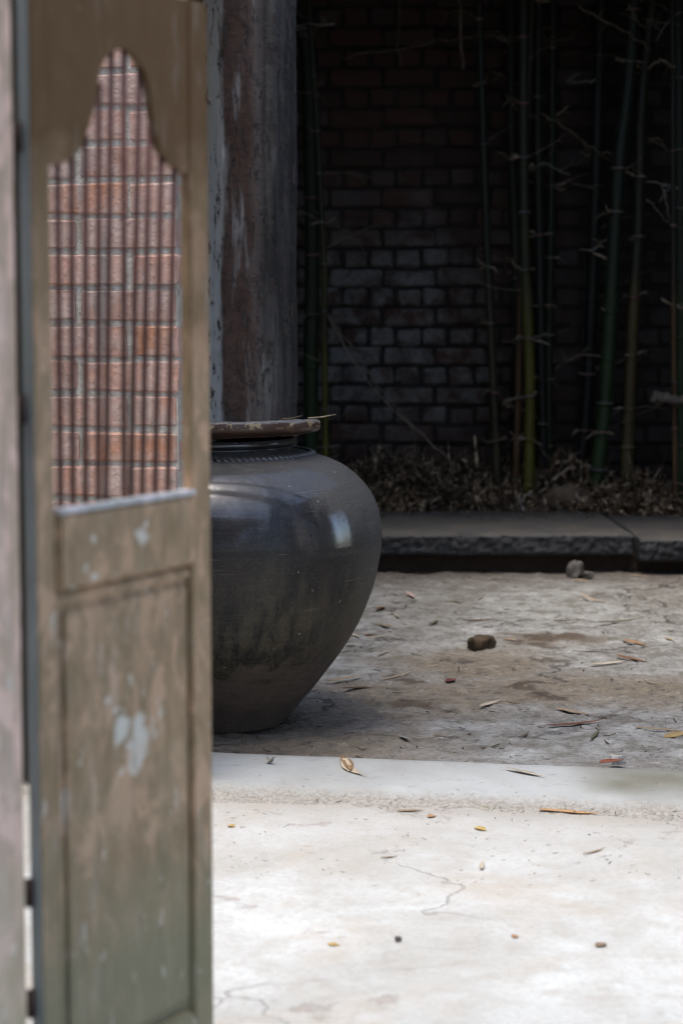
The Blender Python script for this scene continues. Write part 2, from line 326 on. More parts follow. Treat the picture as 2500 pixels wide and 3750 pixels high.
def m_jar():
    m = Mat('dark_glaze'); p = m.obj; z = m.sep(p, 2); x = m.sep(p, 0); nz = m.sep(m.nor, 2)
    s = m.noise(m.mul(p, (1, 1, .12)), 34, 6, .7, .3); a = m.noise(m.mul(p, (1, 1, .5)), 6, 6, .65, .5); f = m.noise(p, 170, 4, .75); g = m.noise(m.mul(p, (.2, .2, 1)), 80, 3, .5)
    up = m.mix(m.rng(a, .38, .62), (.010, .013, .018), (.024, .019, .017))
    zn = m.ma('ADD', z, m.ma('MULTIPLY', m.ma('SUBTRACT', a, .5), .35))
    mid = m.mix(m.rng(s, .40, .60), (.022, .020, .017), (.074, .061, .041))
    col = m.mix(m.rng(zn, .46, .30), up, mid)
    # the glaze ends in runs low on the belly; bare brown clay below
    zl = m.ma('ADD', z, m.ma('MULTIPLY', m.ma('SUBTRACT', m.noise(m.mul(p, (1, 1, .08)), 26, 5, .65), .5), .20))
    low = m.rng(zl, .175, .155); col = m.mix(low, col, m.mix(m.rng(s, .3, .7), (.115, .086, .068), (.08, .062, .05)))
    # dust settled on whatever faces up and down the side away from the wall, rubbed off in streaks
    dm = m.ma('ADD', nz, m.ma('MULTIPLY', m.ma('SUBTRACT', s, .5), .9)); dust = m.rng(dm, .46, .95, 0, .85)
    sx = m.ma('ADD', m.ma('ADD', x, m.ma('MULTIPLY', m.ma('SUBTRACT', s, .5), .16)), m.ma('MULTIPLY', m.ma('SUBTRACT', a, .5), .14))
    side = m.rng(m.ma('ADD', sx, m.rng(z, .45, .62, 0, .17)), .315, .40, 0, .9)
    dust = m.ma('MULTIPLY', m.ma('MAXIMUM', dust, side), m.rng(f, .3, .62, .45, 1)); col = m.mix(dust, col, (.115, .11, .10))
    col = m.mix(m.rng(f, .52, .72, 0, .45), col, (.10, .095, .085)); col = m.mix(m.rng(m.noise(p, 260, 2, .6), .6, .72, 0, .5), col, (.006, .006, .007))
    spk = m.rng(m.noise(p, 58, 1, .5), .762, .775); col = m.mix(m.ma('MULTIPLY', spk, .6), col, (.30, .28, .25))
    scr = m.rng(m.noise(m.mul(p, (.3, .3, 6)), 22, 2, .5), .70, .72); col = m.mix(m.ma('MULTIPLY', scr, .25), col, (.2, .19, .17))
    ro = m.ma('ADD', m.rng(s, .3, .7, .34, .55), m.ma('ADD', m.ma('MULTIPLY', dust, .35), m.ma('MULTIPLY', low, .3)), cl=True)
    shiny = m.blobs(m.warp(p, 14, .10), [((.29, -.26, .475), .125)])
    cw = m.ma('MULTIPLY', m.ma('MAXIMUM', m.ma('MULTIPLY', m.rng(shiny, .05, .5, 0, 1), m.rng(z, .425, .45)), m.rng(zn, .50, .57, .03, .33)), m.ma('MULTIPLY', m.ma('SUBTRACT', 1.0, dust), m.ma('SUBTRACT', 1.0, low)))
    h = m.ma('ADD', m.ma('MULTIPLY', f, .22), m.ma('ADD', m.ma('MULTIPLY', s, .5), m.ma('MULTIPLY', g, .9)))
    return m.fin(col, ro, m.bump(h, .005, .6), .25, Coat_Weight=cw, Coat_Roughness=m.rng(s, .3, .7, .08, .20), Coat_IOR=2.7)
def m_lid():
    m = Mat('brown_lid_glaze'); p = m.obj; nz = m.sep(m.nor, 2); z = m.sep(p, 2)
    a = m.noise(p, 30, 5, .65, .4); b = m.noise(p, 120, 4, .7)
    col = m.mix(m.rng(a, .35, .65), (.075, .034, .02), (.045, .026, .02))
    fl = m.ma('MULTIPLY', m.rng(m.noise(m.warp(p, 60, .02), 26, 3, .55), .55, .58), m.rng(z, .018, .024)); col = m.mix(fl, col, (.30, .235, .13))
    col = m.mix(m.rng(m.ma('ADD', nz, m.ma('MULTIPLY', m.ma('SUBTRACT', a, .5), .8)), .35, .8, 0, .85), col, (.16, .155, .145))
    return m.fin(col, m.rng(a, .3, .7, .3, .6), m.bump(m.ma('ADD', a, m.ma('MULTIPLY', fl, -.7)), .004, .7), .55)
def m_tint(name, rough=.6, sc=40, stretch=(1, 1, 1), k=.55, bd=.002, spec=.35):
    """colour comes from the object (each bamboo culm and leaf has its own), with grain"""
    m = Mat(name); a = m.noise(m.mul(m.obj, stretch), sc, 5, .65, .4)
    dk = m.mix(1.0, m.ocol, (k, k, k), 'MULTIPLY')
    return m.fin(m.mix(m.rng(a, .35, .68), m.ocol, dk), rough, m.bump(a, bd, .6), spec)
def m_litter():
    m = Mat('dead_leaves'); a = m.noise(m.pos, 34, 2, .5); b = m.noise(m.pos, 9, 3, .5)
    col = m.mix(m.rng(a, .50, .66), (.12, .085, .055), (.66, .52, .35)); col = m.mix(m.rng(b, .45, .65, 0, .8), col, (.05, .038, .03))
    return m.fin(col, .8, None, .2)
def m_stone():
    m = Mat('dark_stone'); p = m.pos; a = m.noise(p, 6, 6, .65, .4); b = m.noise(p, 60, 5, .7); nz = m.sep(m.nor, 2)
    col = m.mix(m.rng(a, .35, .68), (.06, .061, .064), (.035, .035, .037)); col = m.mix(m.rng(b, .45, .7, 0, .7), col, (.02, .02, .02))
    col = m.mix(m.ma('MULTIPLY', m.rng(nz, .5, .9), m.rng(a, .35, .62, .1, .8)), col, (.105, .097, .085))
    return m.fin(col, .8, m.bump(m.ma('ADD', a, m.ma('MULTIPLY', b, .6)), .012, .8), .35)

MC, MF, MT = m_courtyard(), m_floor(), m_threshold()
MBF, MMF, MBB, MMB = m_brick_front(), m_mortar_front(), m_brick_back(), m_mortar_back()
MP, MJ, ML, MLT, MS = m_plaster(), m_jar(), m_lid(), m_litter(), m_stone()
def m_bamboo():
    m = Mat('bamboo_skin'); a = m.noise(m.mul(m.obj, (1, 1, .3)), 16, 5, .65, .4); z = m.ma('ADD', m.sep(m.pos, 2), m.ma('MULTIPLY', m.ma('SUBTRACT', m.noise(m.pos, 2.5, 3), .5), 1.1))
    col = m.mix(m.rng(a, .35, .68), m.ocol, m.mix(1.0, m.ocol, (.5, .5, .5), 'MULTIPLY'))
    col = m.mix(m.rng(z, .7, 1.3, 0, .9), col, (.014, .017, .012))  # culms darken with height: shade of the upper clump painted in
    return m.fin(col, .5, m.bump(a, .001, .6), .3)
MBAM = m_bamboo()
MTW = m_tint('dry_twig', .8, 60, (1, 1, .4), .35)
MLF = m_tint('dry_leaf', .65, 70, (.2, 1, 1), .68, .001)
MDK = m_plain('dark_timber', (.035, .027, .02), (.02, .016, .013), .85, 20, (1, .1, 1))
MRW = m_plain('sooty_plaster', (.10, .095, .088), (.06, .056, .05), .9, 6)
MWP = m_plain('yard_plaster', (.42, .40, .37), (.3, .28, .25), .9, 5)
MSO = m_plain('dark_soil', (.045, .035, .028), (.022, .018, .015), .95, 25, bd=.02)
MRD = m_plain('slat_paint', (.12, .042, .034), (.07, .028, .023), .6, 40, (1, 1, .1))
MIR = m_plain('rusty_iron', (.07, .04, .03), (.03, .02, .018), .7, 60)
MRB = m_plain('pale_rubble', (.42, .41, .39), (.28, .26, .24), .9, 45, bd=.01)
MRG = m_plain('grey_rubble', (.13, .12, .11), (.085, .078, .07), .9, 45, bd=.01)
MHK = m_plain('brown_husk', (.10, .07, .04), (.045, .03, .02), .95, 70, bd=.012)
MGR = m_plain('earth', (.2, .17, .13), (.13, .11, .09), .95, 3)

# ------------------------------------------------------------------ large structure
def sheet(name, x0, x1, y0, y1, st, zf, mat):
    nx = int((x1-x0)/st)+1; ny = int((y1-y0)/st)+1; v = []; f = []
    for j in range(ny):
        for i in range(nx):
            x = x0+(x1-x0)*i/(nx-1); y = y0+(y1-y0)*j/(ny-1); v.append((x, y, zf(x, y)))
    for j in range(ny-1):
        for i in range(nx-1): a = j*nx+i; f.append((a, a+1, a+nx+1, a+nx))
    o = link(name, mesh(name, v, f, True), mat); o['kind'] = 'structure'; return o
bm = box_bm(-60, 60, -60, 60, -.4, -.08); tag(link('ground', bm_mesh('ground', bm), MGR), kind='structure')
def zy(x, y):
    if (Vector((x, y, 0))-TF[0]).dot(TN) > .12: return -.06
    return .004*fbm((x, y, 0), 1.3, 3)+.0022*fbm((x, y*1.4, 3), 7, 4)
sheet('courtyard_paving', -2.4, 2.4, -2.6, 4.55, .022, zy, MC)
def zr(x, y):
    f1 = fbm((x, y, 5), 4.2, 5); fl = max(0, min(1, (f1-.02)/.035)); f2 = fbm((x, y, 9), 9, 5); fl2 = max(0, min(1, (f2-.12)/.05))
    return -.006+.006*fbm((x, y, 1), 1.1, 3)+.0045*fl+.004*fl2+.0034*fbm((x, y, 7), 22, 4)
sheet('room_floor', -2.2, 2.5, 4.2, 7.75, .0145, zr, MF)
# threshold: smooth cement top, sharp back edge, crumbled front edge
v, f = [], []; NS, prof = 420, [(.345, -.05), (.345, .012), (.341, .016)]
prof += [(.341-.262*k/9, .016) for k in range(1, 10)]+[(.07, .015), (.06, .012), (.048, .007), (.035, .004), (.022, .001), (.01, -.001), (0, -.003), (-.012, -.006), (-.03, -.012)]
for i in range(NS+1):
    s = -1.3+3.6*i/NS
    for k, (t, z) in enumerate(prof):
        ed = 1 if k >= 11 else 0
        nz_ = fbm((s, t, 2), 9, 4)
        tt = t+(.010*fbm((s, 0, 4), 5, 4)+.010*fbm((s, t, 8), 40, 3))*ed+(.004*fbm((s, 3, 4), 6, 4)+.002*fbm((s, 1, 4), 40, 2))*(k < 3)
        zz = z+(.004*fbm((s, t*3, 6), 32, 4)+.003*nz_)*ed*(k < 19)+(.0012*nz_)*(1-ed)
        v.append(T(s, tt, zz+.004))
    if i:
        a = (i-1)*len(prof); b = i*len(prof)
        for k in range(len(prof)-1): f.append((a+k, a+k+1, b+k+1, b+k))
tag(link('threshold', mesh('threshold', v, f, True), MT), kind='structure')
def slab(name, x0, x1, y0, y1, z0, z1, mat):
    return tag(link(name, bm_mesh(name, box_bm(x0, x1, y0, y1, z0, z1)), mat), kind='structure')
# the room behind the opening: side walls, roof, lintel (all outside the frame, they make its gloom)
ROOF, LINT, BACKY, RX, LX, EAVE, HX, HY = 2.55, 2.15, 9.05, 2.45, -2.15, 7.3, -.35, 4.75
def tslab(name, s0, s1, t0, t1, z0, z1, mat):
    c = [T(s, t, 0) for s, t in ((s0, t0), (s1, t0), (s1, t1), (s0, t1))]
    v = [(p.x, p.y, z0) for p in c]+[(p.x, p.y, z1) for p in c]
    return tag(link(name, mesh(name, v, [(3, 2, 1, 0), (4, 5, 6, 7), (0, 1, 5, 4), (1, 2, 6, 5), (2, 3, 7, 6), (3, 0, 4, 7)]), mat), kind='structure')
tslab('wall_front_left', -1.95, -.78, .03, .17, -.05, 3.3, MWP)
tslab('wall_front_right', 1.75, 2.95, .03, .25, -.05, 3.3, MWP)
tslab('lintel_wall', -.78, 1.75, .03, .2, LINT, 3.3, MWP)
slab('wall_left', LX-.15, LX, 6.1, 9.3, -.05, 3.0, MRW); slab('wall_left_near', LX-.15, LX, 4.55, 5.0, -.05, 3.0, MRW); slab('wall_left_head', LX-.15, LX, 5.0, 6.1, 2.1, 3.0, MRW)  # unseen opening in this wall, added to light the pillar's left chamfer
WIN = [(4.75, 5.5, .25, 1.55)]     # a low window in the right-hand wall
ya = 3.9
for (y0, y1, za, zb_) in WIN:
    slab('wall_right', RX, RX+.15, ya, y0, -.05, 3.0, MRW); slab('wall_right_sill', RX, RX+.15, y0, y1, -.05, za, MRW); slab('wall_right_head', RX, RX+.15, y0, y1, zb_, 3.0, MRW); ya = y1
slab('wall_right', RX, RX+.15, ya, 9.3, -.05, 3.0, MRW)
slab('eave_roof', LX-.15, RX+.15, EAVE, 9.3, ROOF, ROOF+.12, MDK)
slab('side_roof', LX-.15, HX, 4.62, EAVE, ROOF, ROOF+.12, MDK)
slab('front_roof', HX, RX+.15, 4.62, HY, ROOF, ROOF+.12, MDK)
# the dim house from whose doorway the camera looks out
slab('house_roof', -3.4, 2.2, -4, 1.65, 2.9, 3.05, MDK);
slab('house_front_left', -3.2, -.75, 1.5, 1.62, -.05, 2.9, MWP); slab('house_front_head', -.75, 2.2, 1.5, 1.62, 2.3, 2.9, MWP)
slab('wall_yard_left', -2.5, -2.35, 1.63, 4.5, -.05, 2.6, MWP); slab('wall_yard_right', 2.45, 2.6, 2.7, 3.85, -.05, 2.4, MWP)

# ------------------------------------------------------------------ bricks
def brick_mesh(name, L, D, H, mat, bev, jit, seed):
    rr = random.Random(seed); bm = box_bm(-L/2, L/2, 0, D, -H/2, H/2, bev)
    for q in bm.verts:
        q.co += Vector((rr.uniform(-jit, jit), rr.uniform(-jit, jit)*.6, rr.uniform(-jit, jit)))
    me = bm_mesh(name, bm); me.materials.append(mat); return me
# back wall, courses of headers and of stretchers in turn
BW = empty('brick_wall', (0, BACKY, 0)); tag(BW, 'dark weathered brick wall behind the bamboo, salt-greyed at knee height', 'brick wall')
kx = Q(1600, 1124, BACKY).x-Q(1406, 1124, BACKY).x; kz = (Q(1400, 800, BACKY).z-Q(1400, 1522, BACKY).z)/10
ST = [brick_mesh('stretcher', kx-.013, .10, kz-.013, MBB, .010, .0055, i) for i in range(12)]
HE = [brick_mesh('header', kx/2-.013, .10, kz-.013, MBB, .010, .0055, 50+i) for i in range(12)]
zj = Q(1400, 1124.5, BACKY).z; xj = Q(1398, 1124, BACKY).x; cand = []
for c in range(-16, 18):
    head = c % 2 == 0; L = kx/2 if head else kx; x0 = xj+(0 if head else kx*.5)
    zc = zj+kz*(c+.5)
    if zc < .08 or zc > ROOF-.02: continue
    for i in range(-16, 24):
        xc = x0+L*i
        if xc < LX+.1 or xc > RX-.08: continue
        cand.append((xc, zc, head))
def seen(x, z):
    a, b = proj((x, BACKY, z)); return 1075 < a < 2560 and -40 < b < 1850
cand.sort(key=lambda q: (not seen(q[0], q[1]), abs(q[0]-.6)))
mass = Pile(); nb = 0
for xc, zc, head in cand:
    me = random.choice(HE if head else ST); dy = random.uniform(-.006, .005); dz = .004*math.sin(xc*7+zc*3)+random.uniform(-.002, .002)
    if nb < 300:
        o = link('brick', me, None, BW); o.location = (xc+random.uniform(-.003, .003), dy, zc+dz)
        o.rotation_euler = (random.uniform(-.012, .012), random.uniform(-.01, .01), random.uniform(-.015, .015)); nb += 1
    else:
        mass.add([Vector(q.co)+Vector((xc, dy, zc+dz)) for q in me.vertices], [tuple(p.vertices) for p in me.polygons])
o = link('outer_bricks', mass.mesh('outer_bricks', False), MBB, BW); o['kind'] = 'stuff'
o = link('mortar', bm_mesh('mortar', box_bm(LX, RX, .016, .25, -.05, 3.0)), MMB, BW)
# front pier
FP = empty('brick_pier', T(0, 0, 0)); FP.rotation_euler.z = TANG; tag(FP, 'pink brick pier with pale mortar, seen through the slats of the door', 'brick pier')
# pier local frame: x along the wall from the threshold's left end, y into the room
PT = .035
def pier_x(px, py):
    d = ray(px, py); n = TN; p0 = T(0, PT, 0); t = (p0-CO).dot(n)/d.dot(n); h = CO+d*t; return (h-T(0, 0, 0)).dot(TDIR), h.z
xe = pier_x(660, 1300)[0]; bl = xe-pier_x(296, 1400)[0]; pz = (pier_x(500, 658)[1]-pier_x(500, 1829)[1])/9; zb = pier_x(500, 1829)[1]
SB = [brick_mesh('pier_stretcher', bl-.009, .10, pz-.011, MBF, .004, .0028, 80+i) for i in range(6)]
HB = [brick_mesh('pier_header', bl/2-.009, .10, pz-.011, MBF, .004, .0028, 95+i) for i in range(6)]
for c in range(-12, 17):
    zc = zb+pz*(c+.5)
    if zc < .03: continue
    odd = c % 2 == 0; x = xe
    first = True
    while x > xe-.62:
        L = bl/2 if (first and odd) else bl; first = False
        o = link('brick', random.choice(HB if L < bl*.8 else SB), None, FP)
        o.location = (x-L/2+random.uniform(-.003, .003), PT+random.uniform(-.001, .001), zc+random.uniform(-.0015, .0015)); o.rotation_euler = (0, random.uniform(-.006, .006), random.uniform(-.006, .006))
        x -= L
bm = box_bm(xe-.66, xe-.006, PT+.0042, PT+.112, 0, zb+pz*17+.012, 0, 0); link('mortar', bm_mesh('mortar_core', bm), MMF, FP)

# ------------------------------------------------------------------ plastered pillar behind the jar
CY_ = 6.3; cl = Q(735, 900, CY_).x; crr = Q(1085, 900, CY_).x; a1 = Q(815, 900, CY_).x; a2 = Q(1010, 900, CY_).x
cx = (cl+crr)/2; out = [(cl, .085), (a1, 0), (a2, 0), (crr, .085), (crr, .22), (a2, .30), (a1, .30), (cl, .22)]
ring = []
for i in range(8):
    p, q = Vector((*out[i], 0)), Vector((*out[(i+1) % 8], 0)); n = max(2, int((q-p).length/.012))
    ring += [p.lerp(q, k/n) for k in range(n)]
v, f = [], []; nr = len(ring); NH = 190
for j in range(NH+1):
    z = -.02+2.75*j/NH
    for p in ring:
        d = .004*fbm((p.x, p.y, z), 6, 4)+.0025*fbm((p.x, p.y, z*.5), 30, 3)
        c = Vector((cx, .15, 0)); dv = (p-c).normalized(); q = p+dv*(d-.004); v.append((q.x-cx, q.y, z))
for j in range(NH):
    for k in range(nr): f.append((j*nr+k, j*nr+(k+1) % nr, (j+1)*nr+(k+1) % nr, (j+1)*nr+k))
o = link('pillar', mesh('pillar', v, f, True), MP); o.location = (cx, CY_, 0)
tag(o, 'grey plastered pillar with peeling rust-brown patches behind the jar', 'pillar')

# ------------------------------------------------------------------ kerb slabs and planting bed
def kerb(name, corners, z0, z1, label, seed):
    """corners: front-left, front-right, back-right, back-left in plan"""
    v, f = [], []; nu, nv, nw = 260, 34, 10; idx = {}
    fl, fr, br_, bl_ = [Vector((*c, 0)) for c in corners]
    def pt(a, b, c):
        k = (a, b, c)
        if k in idx: return idx[k]
        u, t, h = a/nu, b/nv, c/nw
        p = fl.lerp(fr, u).lerp(bl_.lerp(br_, u), t); z = z0+(z1-z0)*h
        p = Vector((p.x, p.y, z))
        ctr = fl.lerp(br_, .5); ctr.z = (z0+z1)/2
        edge = (b == 0)+(c == nw)+(a in (0, nu))+(c == 0)
        n = .010*fbm((p.x+seed, p.y, p.z*.3), 3, 3)+.010*fbm((p.x*2, p.y+seed, p.z*2.2), 26, 4)
        p.y += (n+(.008 if edge >= 2 else 0))*(1-t); p.z += n*.35*h-(.006 if edge >= 2 and c == nw else 0)
        if a == nu and c == nw: p.x -= .015*max(0, fbm((p.y, seed, 1), 20, 3)+.3)
        idx[k] = len(v); v.append(p); return idx[k]
    for a in range(nu):
        for b in range(nv):
            f.append((pt(a, b, nw), pt(a+1, b, nw), pt(a+1, b+1, nw), pt(a, b+1, nw))); f.append((pt(a, b+1, 0), pt(a+1, b+1, 0), pt(a+1, b, 0), pt(a, b, 0)))
        for c in range(nw):
            f.append((pt(a, 0, c), pt(a+1, 0, c), pt(a+1, 0, c+1), pt(a, 0, c+1))); f.append((pt(a, nv, c+1), pt(a+1, nv, c+1), pt(a+1, nv, c), pt(a, nv, c)))
    for b in range(nv):
        for c in range(nw):
            f.append((pt(nu, b, c), pt(nu, b+1, c), pt(nu, b+1, c+1), pt(nu, b, c+1))); f.append((pt(0, b, c+1), pt(0, b+1, c+1), pt(0, b+1, c), pt(0, b, c)))
    o = link(name, mesh(name, v, f, True), MS); tag(o, label, 'kerb stone'); return o
gk = G(1700, 2092, 0); KY = gk.y; ZT = .142; ZB = .062
yf = G(1700, 1956, ZT).y; yb = G(1700, 1872, ZT).y
f1 = G(2325, 1960, ZT).x; b1 = G(2218, 1890, ZT).x; 
kerb('kerb_stone', [(-1.3, yf), (f1, yf-.01), (b1, yb), (-1.3, yb)], ZB, ZT, 'long dark kerb slab edging the bamboo bed beside the jar', 3)
kerb('kerb_stone', [(f1+.018, yf-.03), (2.3, yf-.03), (2.3, yb-.02), (b1+.02, yb-.02)], ZB-.02, ZT-.012, 'shorter dark kerb slab at the right end, past the crack', 8)
bm = box_bm(-1.3, 2.4, yf+.045, yb, -.03, ZB-.002, 0, 0); tag(link('kerb_footing', bm_mesh('kerb_footing', bm), m_plain('brown_footing', (.05, .033, .024), (.03, .02, .016), .9, 25, bd=.01)), kind='structure')
def zs(x, y): return .10+(.05+.11*max(0, min(1, (1.15-x)/.6)))*min(1, max(0, (y-yb)/(BACKY-yb))*1.5)+.03*fbm((x, y, 0), 3, 4)+.015*fbm((x, y, 4), 14, 3)
sheet('planting_bed_soil', -2.1, 2.4, yb-.06, BACKY+.03, .03, zs, MSO)

# ------------------------------------------------------------------ jar
S = JAR.y/FPX*1.004
pj = [(1050, 2635), (1062, 2618), (1074, 2601), (1108, 2557), (1152, 2507), (1200, 2446), (1249, 2383), (1288, 2325), (1317, 2272), (1338, 2222), (1358, 2170), (1376, 2118), (1391, 2062), (1401, 2007), (1405, 1958), (1403, 1922), (1395, 1877), (1381, 1828), (1357, 1780), (1322, 1736), (1275, 1696), (1226, 1671), (1185, 1656)]
neck = [(1160, 1647), (1135, 1641), (1108, 1636), (1092, 1631), (1082, 1624), (1078, 1617), (1082, 1612), (1088, 1608), (1091, 1602), (1090, 1594), (1084, 1588), (1074, 1586), (1060, 1590), (1050, 1602), (1048, 1640)]
prof = [((x-790)*S, (2635-y)*S) for x, y in pj]; prof = [(q.x, q.y) for q in spline([Vector((r, z, 0)) for r, z in prof], 4)]
np_ = [((x-790)*S, (2635-y)*S) for x, y in neck]; np_ = [(q.x, q.y) for q in spline([Vector((r, z, 0)) for r, z in np_], 3)]
prof = [(0, .004), (prof[0][0]*.6, .003), (prof[0][0]-.01, 0), (prof[0][0]-.002, .004)]+prof+np_
v, f = lathe(prof, 144)
v = [(x*(1+.004*math.sin(3*z*9+math.atan2(y, x)*2)), y*(1+.003*math.sin(z*31)), z) for x, y, z in v]
jar = empty('water_jar', JAR); tag(jar, 'big round dark-glazed storage jar standing behind the door', 'jar')
link('body', mesh('jar_body', v, f, True), MJ, jar)
# rope band round the shoulder with slanting notches
rr, zz = (1150-790)*S, (2635-1646)*S; v, f = [], []; NB = 92; sub = 5
for i in range(NB*sub):
    an = 2*math.pi*i/(NB*sub); ph = i % sub
    for k in range(8):
        b = 2*math.pi*k/8; tw = .35*math.sin(b); kk = ((i/sub+tw) % 1); rad = .008*(.12+.88*math.sin(math.pi*kk)**.45)
        r_ = rr+rad*math.cos(b)*1.6; v.append((r_*math.cos(an), r_*math.sin(an), zz+rad*math.sin(b)-(r_-rr)*.35))
n = NB*sub
for i in range(n):
    for k in range(8): f.append((i*8+k, ((i+1) % n)*8+k, ((i+1) % n)*8+(k+1) % 8, i*8+(k+1) % 8))
link('rope_band', mesh('rope_band', v, f, True), MJ, jar)
# lid
LR = (1180-790)*S
lp = [(0, .012), (.2*LR, .012), (.74*LR, .002), (.80*LR, .004), (.9*LR, .009), (.955*LR, .012), (.985*LR, .016), (LR, .024), (LR, .033), (.99*LR, .040), (.965*LR, .0435), (.93*LR, .043), (.86*LR, .038), (.6*LR, .034), (.3*LR, .035), (0, .036)]
lp = [(q.x, q.y) for q in spline([Vector((a, b, 0)) for a, b in lp], 3)]
v, f = lathe(lp, 120)
v = [(x, y, z*.86) for x, y, z in v]; v = [(x*(1+.008*fbm((x, y, 0), 9, 3)), y*(1+.008*fbm((x, y, 0), 9, 3)), z+.0035*fbm((x, y, 2), 10, 3)+.002*fbm((x, y, 5), 40, 3)) for x, y, z in v]
o = link('jar_lid', mesh('jar_lid', v, f, True), ML); o.location = JAR+Vector((0, 0, (2635-1592)*S)); o.rotation_euler = (R(-3.4), R(-.5), .4)
tag(o, 'brown chipped ceramic lid lying on the dark jar', 'lid')
LIDM = Matrix.Translation(o.location) @ o.rotation_euler.to_matrix().to_4x4()

# ------------------------------------------------------------------ door leaf
PL = Vector((-.3225, 2.15, 0)); PR = Vector((-.1568, 2.45, 0)); DD = (PR-PL).normalized(); DN = Vector((DD.y, -DD.x, 0)); WID = (PR-PL).length
def D(px, py):
    d = ray(px, py); t = (PL-CO).dot(DN)/d.dot(DN); h = CO+d*t; return ((h-PL).dot(DD), h.z)
TH = .014
DLB = [(D(*q[:2]), q[2]) for q in ((470, 2665, .012), (520, 2668, .013), (452, 2690, .010), (532, 2715, .015), (515, 2760, .014), (512, 2800, .012), (495, 2745, .010), (415, 2570, .007), (435, 2603, .006), (464, 2597, .006), (600, 2560, .007), (602, 2612, .008), (583, 2632, .006), (571, 2447, .009), (459, 2826, .006), (326, 1977, .008), (300, 2082, .007), (330, 2106, .007), (505, 1967, .010), (520, 1922, .007), (262, 2150, .006))]
DLB = [((u, 0, z), r*(1.35 if r > .0095 else 1.1)) for (u, z), r in DLB]
MDR = m_door('weathered_door_wood', (.49, .34, .20), (.33, .225, .125), (.66, .59, .48), (.235, .225, .135), DLB, [((D(243, 2885)[0], 0, D(243, 2885)[1]), .011)], (.135, .07, .025))
MPO = m_door('bleached_post_wood', (.83, .62, .46), (.72, .50, .36), (.86, .78, .66), (.54, .47, .29))
leaf = empty('door_leaf', (PL.x, PL.y, 0)); leaf.rotation_euler.z = math.atan2(DD.y, DD.x)
tag(leaf, 'weathered brown wooden half-door leaf with arched slatted opening, blurred in the foreground', 'door')
# local frame: x along the leaf, y = depth behind the front face, z up
def dpart(name, pts, w0, w1, mat=MDR, bev=.002, parent=leaf, segs=2):
    return link(name, bm_mesh(name, prism_bm(pts, w0, w1, bev, None, segs)), mat, parent)
uL = D(204, 1950)[0]; uR = D(704, 1900)[0]; zt = D(745, 8)[1]; z0 = .012
dpart('stile', [(0, z0), (uL, z0), (uL, zt), (0, zt)], 0, TH)
dpart('stile', [(uR, z0), (WID, z0), (WID, zt), (uR, zt)], 0, TH)
og = [(390, 1190), (470, 1172), (530, 1135), (585, 1085), (622, 1010), (655, 905), (688, 800), (712, 690), (722, 580), (738, 495), (775, 420), (825, 370), (880, 346), (930, 358), (985, 405), (1035, 480), (1070, 580), (1092, 700), (1112, 840), (1135, 980), (1165, 1075), (1215, 1150), (1290, 1210), (1375, 1256)]
og = [D(x/1.96, y/1.96) for x, y in og]; og[0] = (uL, og[0][1]); og[-1] = (uR, og[-1][1])
og = [(q.x, q.y) for q in spline([Vector((a, b, 0)) for a, b in og], 3)]
dpart('arched_head', og+[(uR, zt-.001), (uL, zt-.001)], .0015, TH-.002, MDR, .0012, leaf, 1)
ra, rb = D(204, 1890), D(704, 1802); r0, r1 = D(212, 2178), D(712, 2050)
zr1 = (ra[1]+rb[1])/2; zr0 = (r0[1]+r1[1])/2
dpart('mid_rail', [(uL+.0005, zr0), (uR-.0005, zr0), (uR-.0005, zr1), (uL+.0005, zr1)], -.006, TH-.004, MDR, .004)
mw = m_door('worn_white_edge', (.62, .63, .61), (.45, .44, .41), (.7, .7, .68), (.6, .6, .58))
dpart('rail_capping', [(uL+.001, zr1-.001), (uR-.001, zr1-.001), (uR-.001, zr1+.0055), (uL+.001, zr1+.0055)], -.007, TH-.003, mw, .0015)
uPL, uPR = D(262, 2600)[0], D(700, 2600)[0]; zbr = D(715, 3690)[1]
pan = dpart('lower_panel', [(uL, zbr-.02), (uR, zbr-.02), (uR, zr0), (uL, zr0)], .010, .015, MDR, .0005)
dpart('panel_field', [(uL+.022, zbr+.012), (uR-.004, zbr+.012), (uR-.004, zr0-.026), (uL+.022, zr0-.026)], .0055, .0095, MDR, .003, pan)
for a in ([(uL, zr0-.018), (uR, zr0-.018), (uR, zr0-.006), (uL, zr0-.006)], [(uL, zbr), (uL+.009, zbr), (uL+.009, zr0-.019), (uL, zr0-.019)]):
    dpart('moulding', a, .003, .0095, MDR, .003, pan)
dpart('bottom_rail', [(uL+.0005, z0), (uR-.0005, z0), (uR-.0005, zbr-.012), (uR-.012, zbr), (uL+.012, zbr), (uL+.0005, zbr-.012)], -.003, TH-.003, MDR, .003)
tops = [212, 263, 314, 362, 403, 454, 503, 543, 589, 638]; bots = [223, 268, 314, 361, 389, 455, 480, 521, 568, 614]; tpy = [600, 590, 540, 350, 200, 180, 260, 500, 570, 615]
def DB(px, py, wd):
    d = ray(px, py); p0 = PL-DN*wd; t = (p0-CO).dot(DN)/d.dot(DN); h = CO+d*t; return (h-PL).dot(DD), h.z
for i in range(10):
    ut, zt_ = DB(tops[i], 640, .009); ub, zb_ = DB(bots[i], 1840, .009); sl = (ut-ub)/(zt_-zb_)
    ztop = DB(tops[i], tpy[i]-45, .009)[1]; zlo = zr1-.01
    v, f = tube([(ub+sl*(zz_-zb_), .009, zz_) for zz_ in (zlo, (zlo+ztop)/2, ztop)], .0034, 8); link('slat', mesh('slat', v, f, True), MRD, leaf)
for py in (3288, 3700, 1500, 500):
    z = D(110, py)[1]; v, f = tube([(-.006, .012, z-.015), (-.006, .012, z+.015)], .0055, 10); link('hinge', mesh('hinge', v, f, True), MIR, leaf)
